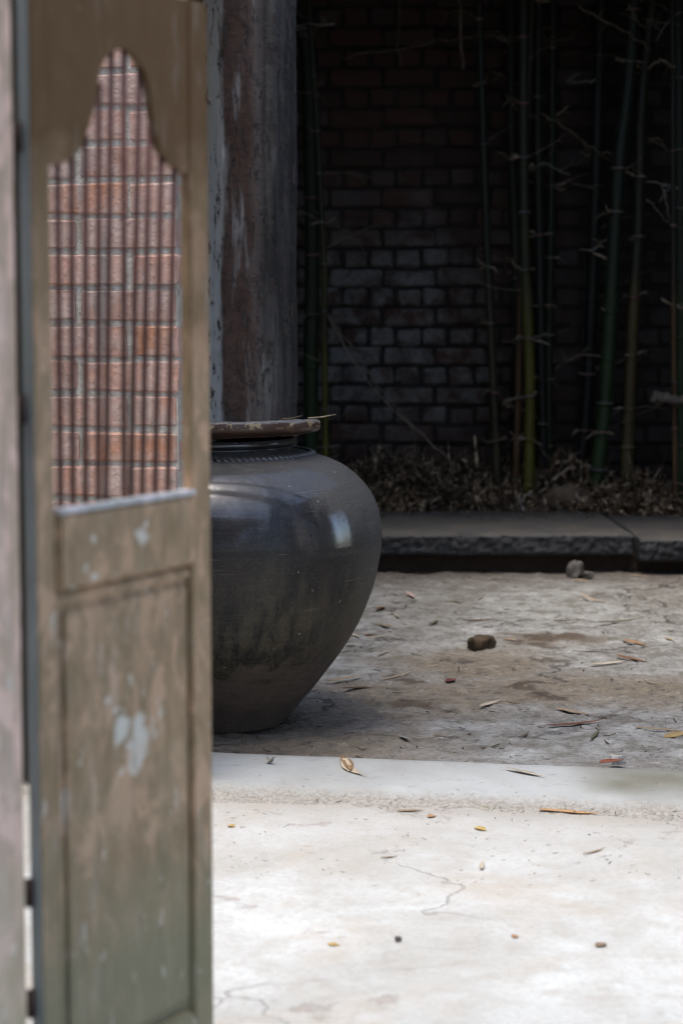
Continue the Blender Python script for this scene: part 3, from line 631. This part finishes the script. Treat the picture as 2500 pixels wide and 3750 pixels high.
# post the leaf hangs on
pxr = Q(60, 1000, 2.12).x
post = empty('door_post', (pxr, 2.12, 0)); post.rotation_euler.z = R(58); tag(post, 'bleached pinkish wooden door post at the left edge of the picture', 'door post')
bm = box_bm(-.22, 0, 0, .012, 0, 2.3, .002); link('shaft', bm_mesh('post_shaft', bm), MPO, post)
bm = box_bm(-.22, -.05, .0125, .06, 0, 2.3, .002); link('core', bm_mesh('post_core', bm), MPO, post)
bm = box_bm(-.1, -.022, -.009, -.0005, 0, 2.3, .004); link('bead', bm_mesh('post_bead', bm), MPO, post)
zg = D(110, 2915)[1]; bm = box_bm(-.05, .003, .07, .08, zg, 2.3, .001); o = link('stop', bm_mesh('post_stop', bm), MDK, post); o.rotation_euler.z = -R(58)
bm = box_bm(-.0016, -.0002, .0005, TH-.0005, z0, zt-.002); link('edge_paint', bm_mesh('edge_paint', bm), m_plain('blue_grey_paint', (.33, .37, .37), (.20, .22, .21), .7, 40, (1, 1, .1)), leaf)

# ------------------------------------------------------------------ bamboo
def bamboo(label, pts, wpx, Y, col, node=.24, dead=False, twigs=()):
    P = [Q(x, y, Y) for x, y in pts]; P.sort(key=lambda p: p.z)
    # carry on down to the soil and up out of sight
    d = (P[1]-P[0]).normalized(); 
    if P[0].z > .12: P.insert(0, P[0]-Vector((d.x/max(d.z, .3), d.y, 1))*(P[0].z-.10))
    d = (P[-1]-P[-2]).normalized(); P.append(P[-1]+d*((ROOF-.02-P[-1].z)/max(d.z, .3)))
    base = P[0].copy(); sp = spline([p-base for p in P], 10); r = wpx/2*Y/FPX
    root = empty('bamboo', base); tag(root, label, 'bamboo', 'bamboo stems in the bed')
    # resample by arc length with swellings at the nodes
    seg = [0]
    for a, b in zip(sp, sp[1:]): seg.append(seg[-1]+(b-a).length)
    Ltot = seg[-1]
    def at(s):
        for i in range(len(sp)-1):
            if seg[i+1] >= s: return sp[i].lerp(sp[i+1], (s-seg[i])/max(1e-6, seg[i+1]-seg[i]))
        return sp[-1]
    rn = random.Random(label); s = rn.uniform(.05, .15); nodes = []
    while s < Ltot: nodes.append(s); s += node*rn.uniform(.85, 1.15)*(1 if s > .4 else .7)
    ss = sorted(set([0, Ltot]+[x+o_ for x in nodes for o_ in (-.02, -.008, -.003, 0, .004, .009, .02) if 0 < x+o_ < Ltot]+[Ltot*k/30 for k in range(31)]))
    rads = []
    for q in ss:
        near = min((abs(q-n_) for n_ in nodes), default=1); k = 1-.12*q/Ltot
        if near < .0035: k *= 1.17
        elif near < .0085: k *= .99
        rads.append(r*k*(1+.03*math.sin(q*9)))
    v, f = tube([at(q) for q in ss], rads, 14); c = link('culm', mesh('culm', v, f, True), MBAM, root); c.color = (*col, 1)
    # pale sheath rings and stubs of side shoots at the nodes
    for n_ in nodes:
        p = at(n_)
        if rn.random() < .75:
            rr_ = r*(1-.12*n_/Ltot); v, f = tube([p-Vector((0, 0, .004)), p, p+Vector((0, 0, .005))], [rr_*1.12, rr_*1.24, rr_*1.1], 14)
            o_ = link('node_ring', mesh('node_ring', v, f, True), MTW, root); o_.color = (.22*rn.uniform(.5, 1.1), .18*rn.uniform(.5, 1), .12, 1)
        if rn.random() < .6:
            for q in range(rn.randint(1, 3)):
                an = rn.choice((-1, 1))*rn.uniform(.2, 1.1); dv = Vector((math.copysign(math.cos(an), rn.choice((-1, 1))), -abs(math.sin(an))*.8, rn.uniform(-.3, .5))).normalized(); Lq = rn.uniform(.02, .075)
                v, f = tube([p+dv*r*.8, p+dv*(r+Lq*.5)+Vector((0, 0, rn.uniform(-.01, .01))), p+dv*(r+Lq)+Vector((0, 0, rn.uniform(-.02, .02)))], [.006, .005, .002], 6)
                tint = [(.34*k_, .28*k_, .20*k_, 1) for k_ in (rn.uniform(.35, 1),)][0]
                o_ = link('side_shoot', mesh('side_shoot', v, f, True), MTW, root); o_.color = tint
                if rn.random() < .5:
                    e = p+dv*(r+Lq*.6); s_ = Vector((-dv.y, dv.x, .2)); o_ = link('dry_sheath', mesh('dry_sheath', [e-s_*.009, e+s_*.008, e+dv*.05+Vector((0, 0, -.03)), e+dv*.02+Vector((0, 0, -.012))], [(0, 1, 2), (0, 3, 1), (0, 2, 3), (1, 3, 2)]), MTW, root); o_.color = tint
    for tw in twigs:
        Pt = [Q(x, y, Y-.05) - base for x, y in tw[0]]; sp_ = [q_+Vector((rn.gauss(0, .004), rn.gauss(0, .004), rn.gauss(0, .006))) for q_ in spline(Pt, 4)]
        nn = len(sp_); v, f = tube(sp_, [tw[1]*(1-.6*k/(nn-1)) for k in range(nn)], 7); pl = Pile(); pl.add(v, f)
        for q in range(tw[2] if len(tw) > 2 else 0):
            p = sp_[rn.randrange(1, nn)]; e = p+Vector((rn.uniform(-.09, .09), rn.uniform(-.04, .02), rn.uniform(-.07, .05))); v, f = tube([p, p.lerp(e, .5)+Vector((0, 0, .008)), e], [.003, .0022, .001], 5); pl.add(v, f)
        o_ = link('branch', pl.mesh('branch'), MTW, root); o_.color = (*(c_*.6 for c_ in (tw[3] if len(tw) > 3 else (.3, .25, .18))), 1)
    # fine random side twigs, forked, from the upper nodes
    for n_ in nodes[2:]:
        if rn.random() > .45: continue
        p = at(n_); sx = rn.choice((-1, 1)); L = rn.uniform(.10, .32); e = p+Vector((sx*L*rn.uniform(.5, 1), rn.uniform(-.12, .05), L*rn.uniform(-.25, .7))); mid = p.lerp(e, .5)+Vector((0, 0, rn.uniform(-.02, .03)))
        pts_ = spline([p, mid, e], 3); k_ = rn.uniform(.25, .8); tint = (.26*k_, .22*k_, .15*k_, 1)
        v, f = tube(pts_, [.0032*(1-.6*q/(len(pts_)-1)) for q in range(len(pts_))], 5); tw_ = link('side_twig', mesh('side_twig', v, f, True), MTW, root); tw_.color = tint
        for q in range(rn.randint(1, 3)):
            a_ = pts_[rn.randrange(2, len(pts_))]; b_ = a_+Vector((sx*rn.uniform(.02, .09), rn.uniform(-.04, .03), rn.uniform(-.06, .06)))
            v, f = tube([a_, a_.lerp(b_, .5)+Vector((0, 0, .006)), b_], [.002, .0016, .0006], 4); o_ = link('twiglet', mesh('twiglet', v, f, True), MTW, tw_); o_.color = tint
    return root
GR, YG, OL, BR, BK, DG = (.02, .042, .014), (.085, .082, .012), (.04, .035, .018), (.10, .058, .028), (.010, .010, .010), (.016, .03, .014)
bamboo('thick dark green bamboo culm close beside the plastered pillar', [(1105, 0), (1130, 300), (1138, 600), (1143, 1000), (1138, 1300), (1140, 1550)], 58, 8.75, GR, .22, twigs=[
    ([(1215, 88), (1150, 92), (1085, 92), (1020, 115), (960, 160)], .006, 8, (.5, .5, .47)), ([(1065, 108), (1070, 150), (1088, 196)], .005, 2, (.5, .5, .47)), ([(1120, 105), (1060, 118), (990, 140)], .004, 4, (.42, .42, .4)),
    ([(1100, 50), (1070, 45), (1010, 40)], .005, 5, (.25, .25, .2)), ([(1150, 780), (1240, 830), (1300, 880), (1350, 930)], .0025, 0, (.3, .27, .2))])
bamboo('slender yellow-green bamboo stem just right of the green one by the pillar', [(1150, 300), (1160, 450), (1178, 800), (1188, 1000), (1186, 1200), (1190, 1500)], 24, 8.62, YG, .2)
bamboo('thin dark olive bamboo stem standing alone in front of the bare brickwork', [(1752, 0), (1765, 400), (1782, 900), (1800, 1300), (1815, 1640)], 32, 8.7, OL, .27)
bamboo('grey-green bamboo stem left of the dark clump', [(1868, 0), (1872, 500), (1882, 800), (1895, 1150), (1893, 1500), (1885, 1720)], 36, 8.8, OL, .25, twigs=[([(1870, 160), (1840, 145), (1790, 130)], .004, 2)])
bamboo('blackened bamboo stem behind the yellow-green one', [(1915, 0), (1920, 500), (1925, 900), (1900, 1300), (1880, 1700)], 52, 8.93, BK, .3)
bamboo('tan dried bamboo stem leaning against the yellow-green one', [(1935, 300), (1920, 700), (1906, 960), (1902, 1110), (1898, 1400), (1890, 1700)], 28, 8.66, BR, .24)
bamboo('bright yellow-green bamboo stem, the most yellow of the clump', [(1915, 0), (1915, 500), (1920, 900), (1930, 1150), (1938, 1400), (1936, 1690)], 42, 8.55, YG, .25)
bamboo('thin black bamboo stem right of the yellow-green one', [(1970, 0), (1968, 500), (1975, 1000), (1985, 1500), (1990, 1750)], 36, 8.85, BK, .28, twigs=[([(1978, 410), (2060, 465), (2150, 530), (2242, 596)], .0065, 0, (.24, .20, .13)), ([(1985, 588), (2030, 615), (2085, 636)], .004, 2, (.4, .38, .33)), ([(2045, 620), (2090, 605), (2160, 585)], .0025, 1)])
bamboo('dull green bamboo stem in the gap between two black ones', [(2022, 0), (2020, 400), (2015, 800), (2008, 1200), (2005, 1720)], 34, 8.9, DG, .3, twigs=[([(1985, 155), (2010, 140), (2040, 135)], .003, 1)])
bamboo('stout black bamboo culm between the green ones', [(2200, 0), (2190, 300), (2180, 650), (2165, 1100), (2145, 1500), (2120, 1750)], 48, 8.88, BK, .32, twigs=[([(2170, 690), (2100, 675), (2050, 665)], .003, 3), ([(2175, 295), (2120, 300), (2070, 300)], .004, 2, (.42, .40, .33)), ([(2160, 1275), (2090, 1310), (2020, 1325)], .004, 0, (.22, .19, .13))])
bamboo('stout leaf-green bamboo culm right of centre in the clump', [(2320, 0), (2300, 300), (2268, 560), (2248, 850), (2232, 1150), (2215, 1450), (2190, 1700)], 54, 8.62, GR, .2, twigs=[([(2120, 22), (2220, 80), (2300, 130), (2392, 182)], .006, 3, (.26, .22, .15)), ([(2215, 905), (2170, 910), (2120, 918)], .005, 2, (.4, .36, .3)), ([(2300, 20), (2340, 90), (2400, 75)], .004, 3)])
bamboo('brownish olive bamboo culm right of the leaf-green one', [(2385, 0), (2345, 400), (2336, 800), (2318, 1100), (2305, 1400), (2292, 1760)], 46, 8.68, (.075, .058, .022), .23, twigs=[([(2370, 500), (2420, 520), (2450, 560)], .004, 1), ([(2365, 730), (2410, 780), (2450, 825)], .003, 0, (.42, .4, .34))])
bamboo('green bamboo culm at the right edge of the picture', [(2478, 0), (2484, 400), (2488, 800), (2492, 1200), (2490, 1750)], 52, 8.6, GR, .26, twigs=[([(2470, 690), (2435, 680), (2425, 695)], .006, 2, (.5, .48, .42)), ([(2430, 700), (2445, 780), (2460, 830)], .004, 0, (.4, .38, .32)), ([(2485, 40), (2440, 80), (2400, 160)], .006, 5, (.3, .29, .26))])
bamboo('thin tan dried stem in front of the green culm at the right edge', [(2464, 950), (2465, 1200), (2466, 1400), (2470, 1760)], 20, 8.5, BR, .3)
# loose sticks
def stick(name, label, pts, rad, col, Y0, Y1, cat='stick', n=8):
    P = [Q(x, y, Y0+(Y1-Y0)*i/(len(pts)-1)) for i, (x, y) in enumerate(pts)]; sp = spline(P, 5) if len(P) > 2 else [P[0].lerp(P[1], k/4) for k in range(5)]
    b = sp[0].copy(); m_ = len(sp); sp = [p+Vector((random.gauss(0, .004), 0, random.gauss(0, .005)))*(0 < i_ < m_-1) for i_, p in enumerate(sp)]; v, f = tube([p-b for p in sp], [rad*(1-.35*k/(m_-1))*(1+.12*math.sin(k*2.3)) for k in range(m_)], n)
    o = link(name, mesh(name, v, f, True), MTW); o.location = b; o.color = (*col, 1); tag(o, label, cat); return o
stick('hanging_stick', 'pale straight stick hanging down in front of the wall near the dark thin stem', [(1660, -250), (1678, 20), (1696, 255)], .009, (.18, .145, .105), 8.75, 8.72)
stick('hanging_stick', 'dim brown stick hanging in front of the wall left of the pale one', [(1450, -250), (1456, 20), (1462, 245)], .008, (.10, .085, .06), 8.9, 8.9)
stick('fallen_branch', 'thin branch slanting across the bricks at the top of the wall', [(1250, 215), (1430, 180), (1640, 142), (1830, 115)], .006, (.12, .095, .07), 8.9, 8.85, 'branch')
stick('dry_vine', 'thin dry vine hanging slantwise in front of the grey bricks', [(1200, 1150), (1290, 1320), (1440, 1500), (1600, 1640), (1660, 1700)], .0035, (.26, .22, .17), 8.7, 8.45, 'vine')
stick('dry_vine', 'second dry vine, higher up, slanting over the grey bricks to the litter', [(1215, 1170), (1330, 1330), (1400, 1440), (1545, 1590)], .003, (.20, .17, .13), 8.75, 8.6, 'vine')
stick('cut_cane', 'short pale cut cane lying level at the right edge among the stems', [(2385, 1452), (2450, 1462), (2530, 1466)], .026, (.17, .145, .115), 8.45, 8.45, 'cane', 12)
stick('fallen_stick', 'pale forked stick leaning on the kerb below the yellow-green stem', [(1862, 1878), (1905, 1835), (1948, 1800)], .006, (.36, .29, .24), 8.35, 8.42)
stick('fallen_stick', 'short stick crossing the forked one above the kerb', [(1885, 1815), (1905, 1850), (1918, 1882)], .007, (.30, .26, .23), 8.37, 8.36)
stick('fallen_stick', 'tan stick lying slantwise in the litter right of the crossed sticks', [(2020, 1752), (2060, 1735), (2105, 1712)], .007, (.33, .26, .2), 8.45, 8.5)
stick('fallen_stick', 'thin upright twig leaning at the root tuft above the kerb', [(2098, 1790), (2118, 1840), (2132, 1888)], .005, (.34, .27, .23), 8.4, 8.34)
# fibrous root tuft and leaf litter
def blade(rn, p, L, wd, ang, pitch, curl):
    d = Vector((math.cos(ang)*math.cos(pitch), math.sin(ang)*math.cos(pitch), math.sin(pitch))); s = Vector((-math.sin(ang), math.cos(ang), rn.uniform(-.6, .6))).normalized(); u = d.cross(s)
    v, f = [], []
    for k in range(4):
        t = k/3; ww = wd*(.35+1.3*t*(1-t)*1.6)*(.15 if k == 3 else 1); c = p+d*L*(t-.5)+u*curl*L*(t-.5)**2*4
        v += [c-s*ww+u*wd*.4, c-u*wd*.12, c+s*ww+u*wd*.4]
        if k: a = (k-1)*3; f += [(a, a+1, a+4, a+3), (a+1, a+2, a+5, a+4)]
    return v, f
rn = random.Random(3); pl = Pile()
for i in range(3800):
    x = rn.uniform(-.35, 1.75); t = rn.random()**1.1; y = yb-.06+t*(BACKY-yb-.02)
    nz_ = noise.noise((x*3.3, y*2.6, 0))+.5*noise.noise((x*8, y*7, 3))
    hump = .012+.17*max(0, nz_+.25)**1.4*max(.2, 1-abs(t-.45)*1.2)+.09*math.exp(-((x-1.02)/.14)**2)*max(0, 1-abs(t-.3)*2)
    z = zs(x, y)+hump*rn.random()**.7+.006; big = rn.random()
    L = rn.uniform(.07, .18) if big > .12 else rn.uniform(.04, .08); L *= 1.6 if big > .95 else 1
    v, f = blade(rn, Vector((x, y, z)), L, rn.uniform(.0022, .0075) if big > .12 else rn.uniform(.008, .016), rn.uniform(0, 6.28), rn.gauss(0, .42), rn.uniform(-.5, .5)); pl.add(v, f)
tag(link('leaf_litter', pl.mesh('leaf_litter'), MLT), 'heap of dead bamboo leaves and straw along the bed behind the kerb', 'leaf litter', kind='stuff')
c0 = Q(2075, 1810, 8.45); pl = Pile()
for i in range(420):
    an = rn.uniform(0, 6.28); el = rn.uniform(.1, 1.5); p = c0+Vector((rn.gauss(0, .05), rn.gauss(0, .035), -.04)); dv = Vector((math.cos(an)*math.cos(el), math.sin(an)*math.cos(el)*.6, math.sin(el)-.35)); L = rn.uniform(.06, .15)
    v, f = tube([p, p+dv*L*.5+Vector((0, 0, .008)), p+dv*L-Vector((0, 0, .012))], [.0022, .0018, .0006], 4); pl.add(v, f)
v, f = [], []
bm = bmesh.new(); bmesh.ops.create_icosphere(bm, subdivisions=3, radius=1)
for q in bm.verts: q.co = Vector((q.co.x*.10, q.co.y*.07, q.co.z*.085))*(1+.35*fbm(q.co, 3, 3))+c0+Vector((0, 0, -.05))
bm.verts.ensure_lookup_table(); pl.add([q.co.copy() for q in bm.verts], [tuple(x.index for x in fc.verts) for fc in bm.faces]); bm.free()
tag(link('root_tuft', pl.mesh('root_tuft'), m_plain('root_fibre', (.17, .13, .09), (.08, .06, .042), .9, 60)), 'brown fibrous root tuft on the bed behind the kerb, below the stout green culm', 'root tuft')

# ------------------------------------------------------------------ small things on the floor
def rock(name, px, py, r, sq, label, cat, mat, seed, zo=0):
    bm = bmesh.new(); bmesh.ops.create_icosphere(bm, subdivisions=3, radius=1)
    for q in bm.verts:
        n = Vector(q.co); k = 1+.28*fbm(n+Vector((seed, 0, 0)), 1.1, 2)+.22*fbm(n+Vector((seed, 4, 0)), 4.5, 4)
        n = Vector([max(-.72, min(.72, c)) for c in n])*k; q.co = Vector((n.x*sq[0], n.y*sq[1], max(n.z*sq[2], -.3*sq[2])))*r
    g = G(px, py); o = link(name, bm_mesh(name, bm, True), mat); o.location = g+Vector((0, 0, .28*r*sq[2]+zo)); o.rotation_euler.z = seed
    return tag(o, label, cat)
rock('rubble_stone', 2108, 2108, .040, (1, .8, 1.25), 'grey angular rubble stone standing against the kerb', 'stone', MRG, 1)
rock('rubble_stone', 2152, 2112, .026, (1.1, .8, .7), 'small flat grey stone right of the angular one by the kerb', 'stone', MRG, 2)
rock('rubble_stone', 2258, 2815, .020, (1.1, .9, .9), 'white chip of stone on the back edge of the step', 'stone', MRB, 3.3, .012)
rock('husk_clod', 1765, 2372, .044, (1.25, .8, .72), 'dark brown fibrous clod lying on the grey floor', 'clod', MHK, 4)
rock('seed_pod', 1457, 3447, .0058, (1, 1, 1), 'tiny round dark seed on the white paving', 'seed', MRG, 5, .002)
def leafobj(name, x1, y1, x2, y2, wd, col, label, curl=.08, bend=0, z=0.004, fold=.35, cat='leaf', lift=0, up=0):
    a, b = G(x1, y1, z), G(x2, y2, z); d = b-a; L = d.length; c = (a+b)/2; v, f = [], []; n = 9
    rn = random.Random(label)
    for k in range(n):
        t = k/(n-1); ww = wd*max(.10, math.sin(math.pi*min(1, .08+t*.95))**.7)*(1 if t < .6 else 1-.75*(t-.6)/.4)
        x = (t-.5)*L; y = bend*L*(1-(2*t-1)**2); zc = curl*L*(rn.uniform(-.08, .08)+abs(t-.5)**2*1.4)+lift*t*L
        v += [(x, y-ww, zc+ww*fold), (x, y, zc), (x, y+ww, zc+ww*fold*.8)]
    m_ = len(v); v += [(p[0], p[1], p[2]-.0008) for p in v]
    for k in range(n-1):
        a_ = k*3
        f += [(a_, a_+3, a_+4, a_+1), (a_+1, a_+4, a_+5, a_+2), (m_+a_+1, m_+a_+4, m_+a_+3, m_+a_), (m_+a_+2, m_+a_+5, m_+a_+4, m_+a_+1), (a_, m_+a_, m_+a_+3, a_+3), (a_+2, a_+5, m_+a_+5, m_+a_+2)]
    zmin = min(p[2] for p in v); zg_ = .0215 if z > .02 else max((zr if c.y > 4.62 else zy)(c.x+d.x*k_, c.y+d.y*k_) for k_ in (-.45, -.2, 0, .2, .45)); c.z = zg_-zmin+.0006
    o = link(name, mesh(name, v, f, True), MLF); o.location = c; o.rotation_euler = (rn.uniform(-.12, .12), up, math.atan2(d.y, d.x)); o.color = (*col, 1)
    return tag(o, label, cat, 'fallen leaves and straws')
TAN, CRM, RST, OLV, RED, DBR, YEL, ORG, STR = (.38, .28, .18), (.52, .45, .35), (.22, .11, .055), (.12, .11, .06), (.14, .045, .035), (.13, .08, .05), (.52, .36, .12), (.42, .24, .12), (.44, .345, .23)
LV = [
 (1196, 2494, 1348, 2469, .010, TAN, 'tan straw-like leaf lying nearest the jar belly', 'leaf'), (1252, 2519, 1372, 2514, .012, DBR, 'folded brown leaf just below the tan straw by the jar', 'leaf'),
 (1392, 2481, 1515, 2449, .005, STR, 'thin pale straw pointing up right, right of the jar foot', 'straw'), (1546, 2433, 1613, 2420, .005, STR, 'short bent straw beyond the pointing straw', 'straw'),
 (1379, 2396, 1435, 2376, .004, STR, 'fine short straw halfway between jar and clod', 'straw'), (1381, 2280, 1462, 2293, .015, TAN, 'broad tan leaf on the pale floor right of the jar belly', 'leaf'),
 (1337, 2323, 1370, 2316, .013, RST, 'small rust leaf scrap close to the jar belly', 'leaf'), (1287, 2322, 1323, 2336, .010, CRM, 'pale leaf scrap touching the jar outline', 'leaf'),
 (1341, 2331, 1412, 2325, .006, CRM, 'pale thin leaf under the small rust scrap', 'leaf'), (1378, 2229, 1410, 2219, .016, RST, 'rust leaf scrap highest beside the jar', 'leaf'),
 (1439, 2237, 1470, 2257, .006, CRM, 'pale short straw pointing down right near the jar', 'straw'), (1489, 2163, 1517, 2183, .014, (.55, .40, .34), 'pinkish pale leaf on the far floor', 'leaf'),
 (1631, 2193, 1694, 2196, .013, OLV, 'dark olive leaf on the far floor', 'leaf'), (1689, 2273, 1810, 2271, .010, DBR, 'long brown leaf above the clod', 'leaf'),
 (1569, 2287, 1600, 2266, .010, OLV, 'short olive leaf left of the long brown one above the clod', 'leaf'), (1636, 2486, 1670, 2473, .017, RED, 'small dark red oval leaf below the clod', 'leaf'),
 (1756, 2581, 1833, 2556, .011, CRM, 'curled cream leaf in the middle of the floor', 'leaf'), (1296, 2751, 1466, 2757, .007, STR, 'long pale straw lying along the back of the step', 'straw'),
 (1462, 2684, 1511, 2695, .010, (.38, .37, .33), 'curled grey-white leaf above the step', 'leaf'), (1339, 2711, 1368, 2708, .009, RST, 'tiny rust leaf above the step straw', 'leaf'),
 (1676, 2722, 1800, 2700, .010, (.28, .13, .06), 'reddish brown blade above the step, left of centre', 'leaf'), (1584, 2671, 1627, 2668, .006, TAN, 'small tan straw left of the reddish blade', 'straw'),
 (1265, 2358, 1310, 2358, .010, DBR, 'dark brown leaf peeping out beside the jar', 'leaf'), (2157, 2429, 2296, 2412, .013, CRM, 'cream straw blade under the rust leaves at the right', 'straw'),
 (2255, 2398, 2380, 2423, .016, RST, 'rust leaf above the cream straw blade', 'leaf'), (2280, 2341, 2367, 2360, .018, ORG, 'orange-tan leaf lying higher than the rust one', 'leaf'),
 (2188, 2283, 2358, 2262, .011, (.20, .16, .08), 'long olive-brown blade on the far right floor', 'leaf'), (2023, 2273, 2112, 2269, .009, OLV, 'dull olive blade left of the long olive-brown one', 'leaf'),
 (2126, 2177, 2224, 2206, .009, STR, 'pale straw pointing down right below the rubble stones', 'straw'), (2095, 2124, 2162, 2133, .013, TAN, 'tan leaf right in front of the rubble stones', 'leaf'),
 (2300, 2106, 2376, 2108, .013, TAN, 'tan leaf by the end of the kerb slab', 'leaf'), (2434, 2325, 2470, 2336, .010, STR, 'short straw near the right edge of the floor', 'straw'),
 (2362, 2494, 2425, 2501, .008, STR, 'thin straw on the brownish floor at the right', 'straw'), (2037, 2581, 2184, 2604, .013, TAN, 'flat tan blade above the dark red-brown one', 'leaf'),
 (2001, 2655, 2224, 2628, .011, (.17, .07, .045), 'long dark red-brown blade in the right half of the floor', 'leaf'), (2322, 2657, 2500, 2668, .008, TAN, 'long straw running to the right edge', 'straw'),
 (2434, 2688, 2520, 2660, .022, (.38, .27, .12), 'broad tan leaf cut by the right edge', 'leaf'), (1898, 2695, 1938, 2670, .004, DBR, 'thin dark curved twig above the step', 'straw'),
 (2164, 2700, 2197, 2662, .006, OLV, 'thin olive blade standing steep above the step', 'leaf'), (2197, 2795, 2282, 2782, .016, (.26, .08, .04), 'red-brown leaf behind the white stone chip', 'leaf'),
 (1842, 2336, 1896, 2342, .011, TAN, 'tan leaf just right of the clod', 'leaf'), (2090, 2380, 2224, 2381, .006, DBR, 'thin brown stalk right of the soil stain', 'straw'),
 (1452, 2964, 1555, 2960, .008, TAN, 'thin tan straw on the paving below the step', 'straw'), (1565, 2985, 1597, 2981, .010, ORG, 'orange leaf scrap below the step', 'leaf'),
 (1394, 3128, 1455, 3122, .004, TAN, 'faint straw on the white paving', 'straw'), (1973, 2964, 2206, 2978, .013, (.55, .33, .16), 'long orange-tan blade along the foot of the step', 'leaf'),
 (1739, 3022, 1780, 3034, .011, YEL, 'yellow curled leaf on the paving below the step', 'leaf'), (1764, 2951, 1802, 2951, .010, (.36, .36, .08), 'yellow-green leaf scrap at the foot of the step', 'leaf'),
 (1764, 3171, 1772, 3139, .006, CRM, 'pale upright straw on the white paving', 'straw'), (2134, 3122, 2214, 3099, .004, TAN, 'thin curved straw in the right half of the paving', 'straw'),
 (1200, 3445, 1245, 3449, .008, YEL, 'yellow leaf low on the white paving', 'leaf'), (1874, 3419, 1898, 3415, .009, ORG, 'orange leaf scrap low on the white paving', 'leaf'),
 (2185, 3455, 2212, 3440, .012, (.26, .18, .12), 'brown curled leaf low at the right of the paving', 'leaf'), (1290, 2921, 1308, 2910, .012, (.60, .33, .08), 'tiny ochre leaf in the crumbled step edge', 'leaf'),
 (835, 3013, 862, 3018, .011, YEL, 'yellow leaf on the paving close to the door', 'leaf')]
for x1, y1, x2, y2, wd, col, lab, nm in LV:
    up = 0.021 if (y1 < 2890 and y1 > 2765) else .004
    leafobj('fallen_leaf' if nm == 'leaf' else 'straw', x1, y1, x2, y2, wd*.72, col, lab, cat=nm, bend=random.uniform(-.06, .06), z=up+.003)
leafobj('fallen_leaf', 1250, 2772, 1282, 2825, .010, (.30, .19, .10), 'brown half of the leaf pair on the step', z=.026, bend=.05)
leafobj('fallen_leaf', 1264, 2778, 1345, 2838, .011, (.62, .50, .36), 'tan curved half of the leaf pair on the step', z=.026, bend=-.10)
leafobj('fallen_leaf', 1853, 2812, 1996, 2843, .008, CRM, 'cream blade lying on the step right of centre', z=.025, bend=.03)
leafobj('fallen_leaf', 982, 2782, 1000, 2778, .012, (.35, .33, .27), 'grey leaf scrap standing on the step edge near the door', z=.030, fold=1.2, curl=.3)
# straws on the lid
for (a, b, c, lab) in (((.84, -.28), (1.10, -.34), .040, 'pale straw sticking out over the right end of the lid'), ((.45, -.62), (.70, -.50), .040, 'dark dry leaf lying on the lid')):
    p, q = LIDM @ Vector((a[0]*LR, a[1]*LR, c)), LIDM @ Vector((b[0]*LR, b[1]*LR, c+.008)); p.z += .001
    v, f = tube([Vector((0, 0, 0)), (q-p)*.5+Vector((0, 0, -.002)), q-p], [.0022, .0018, .0007], 6); o = link('straw', mesh('lid_straw', v, f, True), MTW); o.location = p; o.color = (.5, .42, .28, 1) if 'pale' in lab else (.2, .14, .09, 1); tag(o, lab, 'straw')
# crumbs nobody could count
pl = Pile(); rn = random.Random(11)
for i in range(1260):
    if i < 300 or i >= 760: p = G(rn.uniform(760, 2500), rn.uniform(2100, 2760), .003); r = rn.uniform(.001, .006)**1 if rn.random() < .4 else rn.uniform(.0008, .0025); p.z = zr(p.x, p.y)+.001
    elif i < 430: p = G(rn.uniform(760, 2500), rn.uniform(2960, 3250), .003); r = rn.uniform(.001, .0025)
    elif i < 520: p = T(rn.uniform(0, 1.3), rn.uniform(-.03, .05), .006); r = rn.uniform(.001, .003)
    elif i < 640: an_ = rn.uniform(-2.4, .2); rd_ = .175+abs(rn.gauss(0, .05)); p = JAR+Vector((rd_*math.cos(an_), rd_*math.sin(an_), .004)); r = rn.uniform(.001, .0045)
    else: p = Vector((rn.uniform(-.3, 1.7), yb-abs(rn.gauss(0, .22)), ZT+.004)); r = rn.uniform(.002, .009)
    v, f = blade(rn, p+Vector((0, 0, r*.3)), r*rn.uniform(2, 6), r*.5, rn.uniform(0, 6.28), rn.gauss(0, .2), rn.uniform(0, .2)); pl.add(v, f)
tag(link('leaf_crumbs', pl.mesh('leaf_crumbs'), MHK), 'scattered dark leaf crumbs and specks on the floor', 'crumbs', kind='stuff')
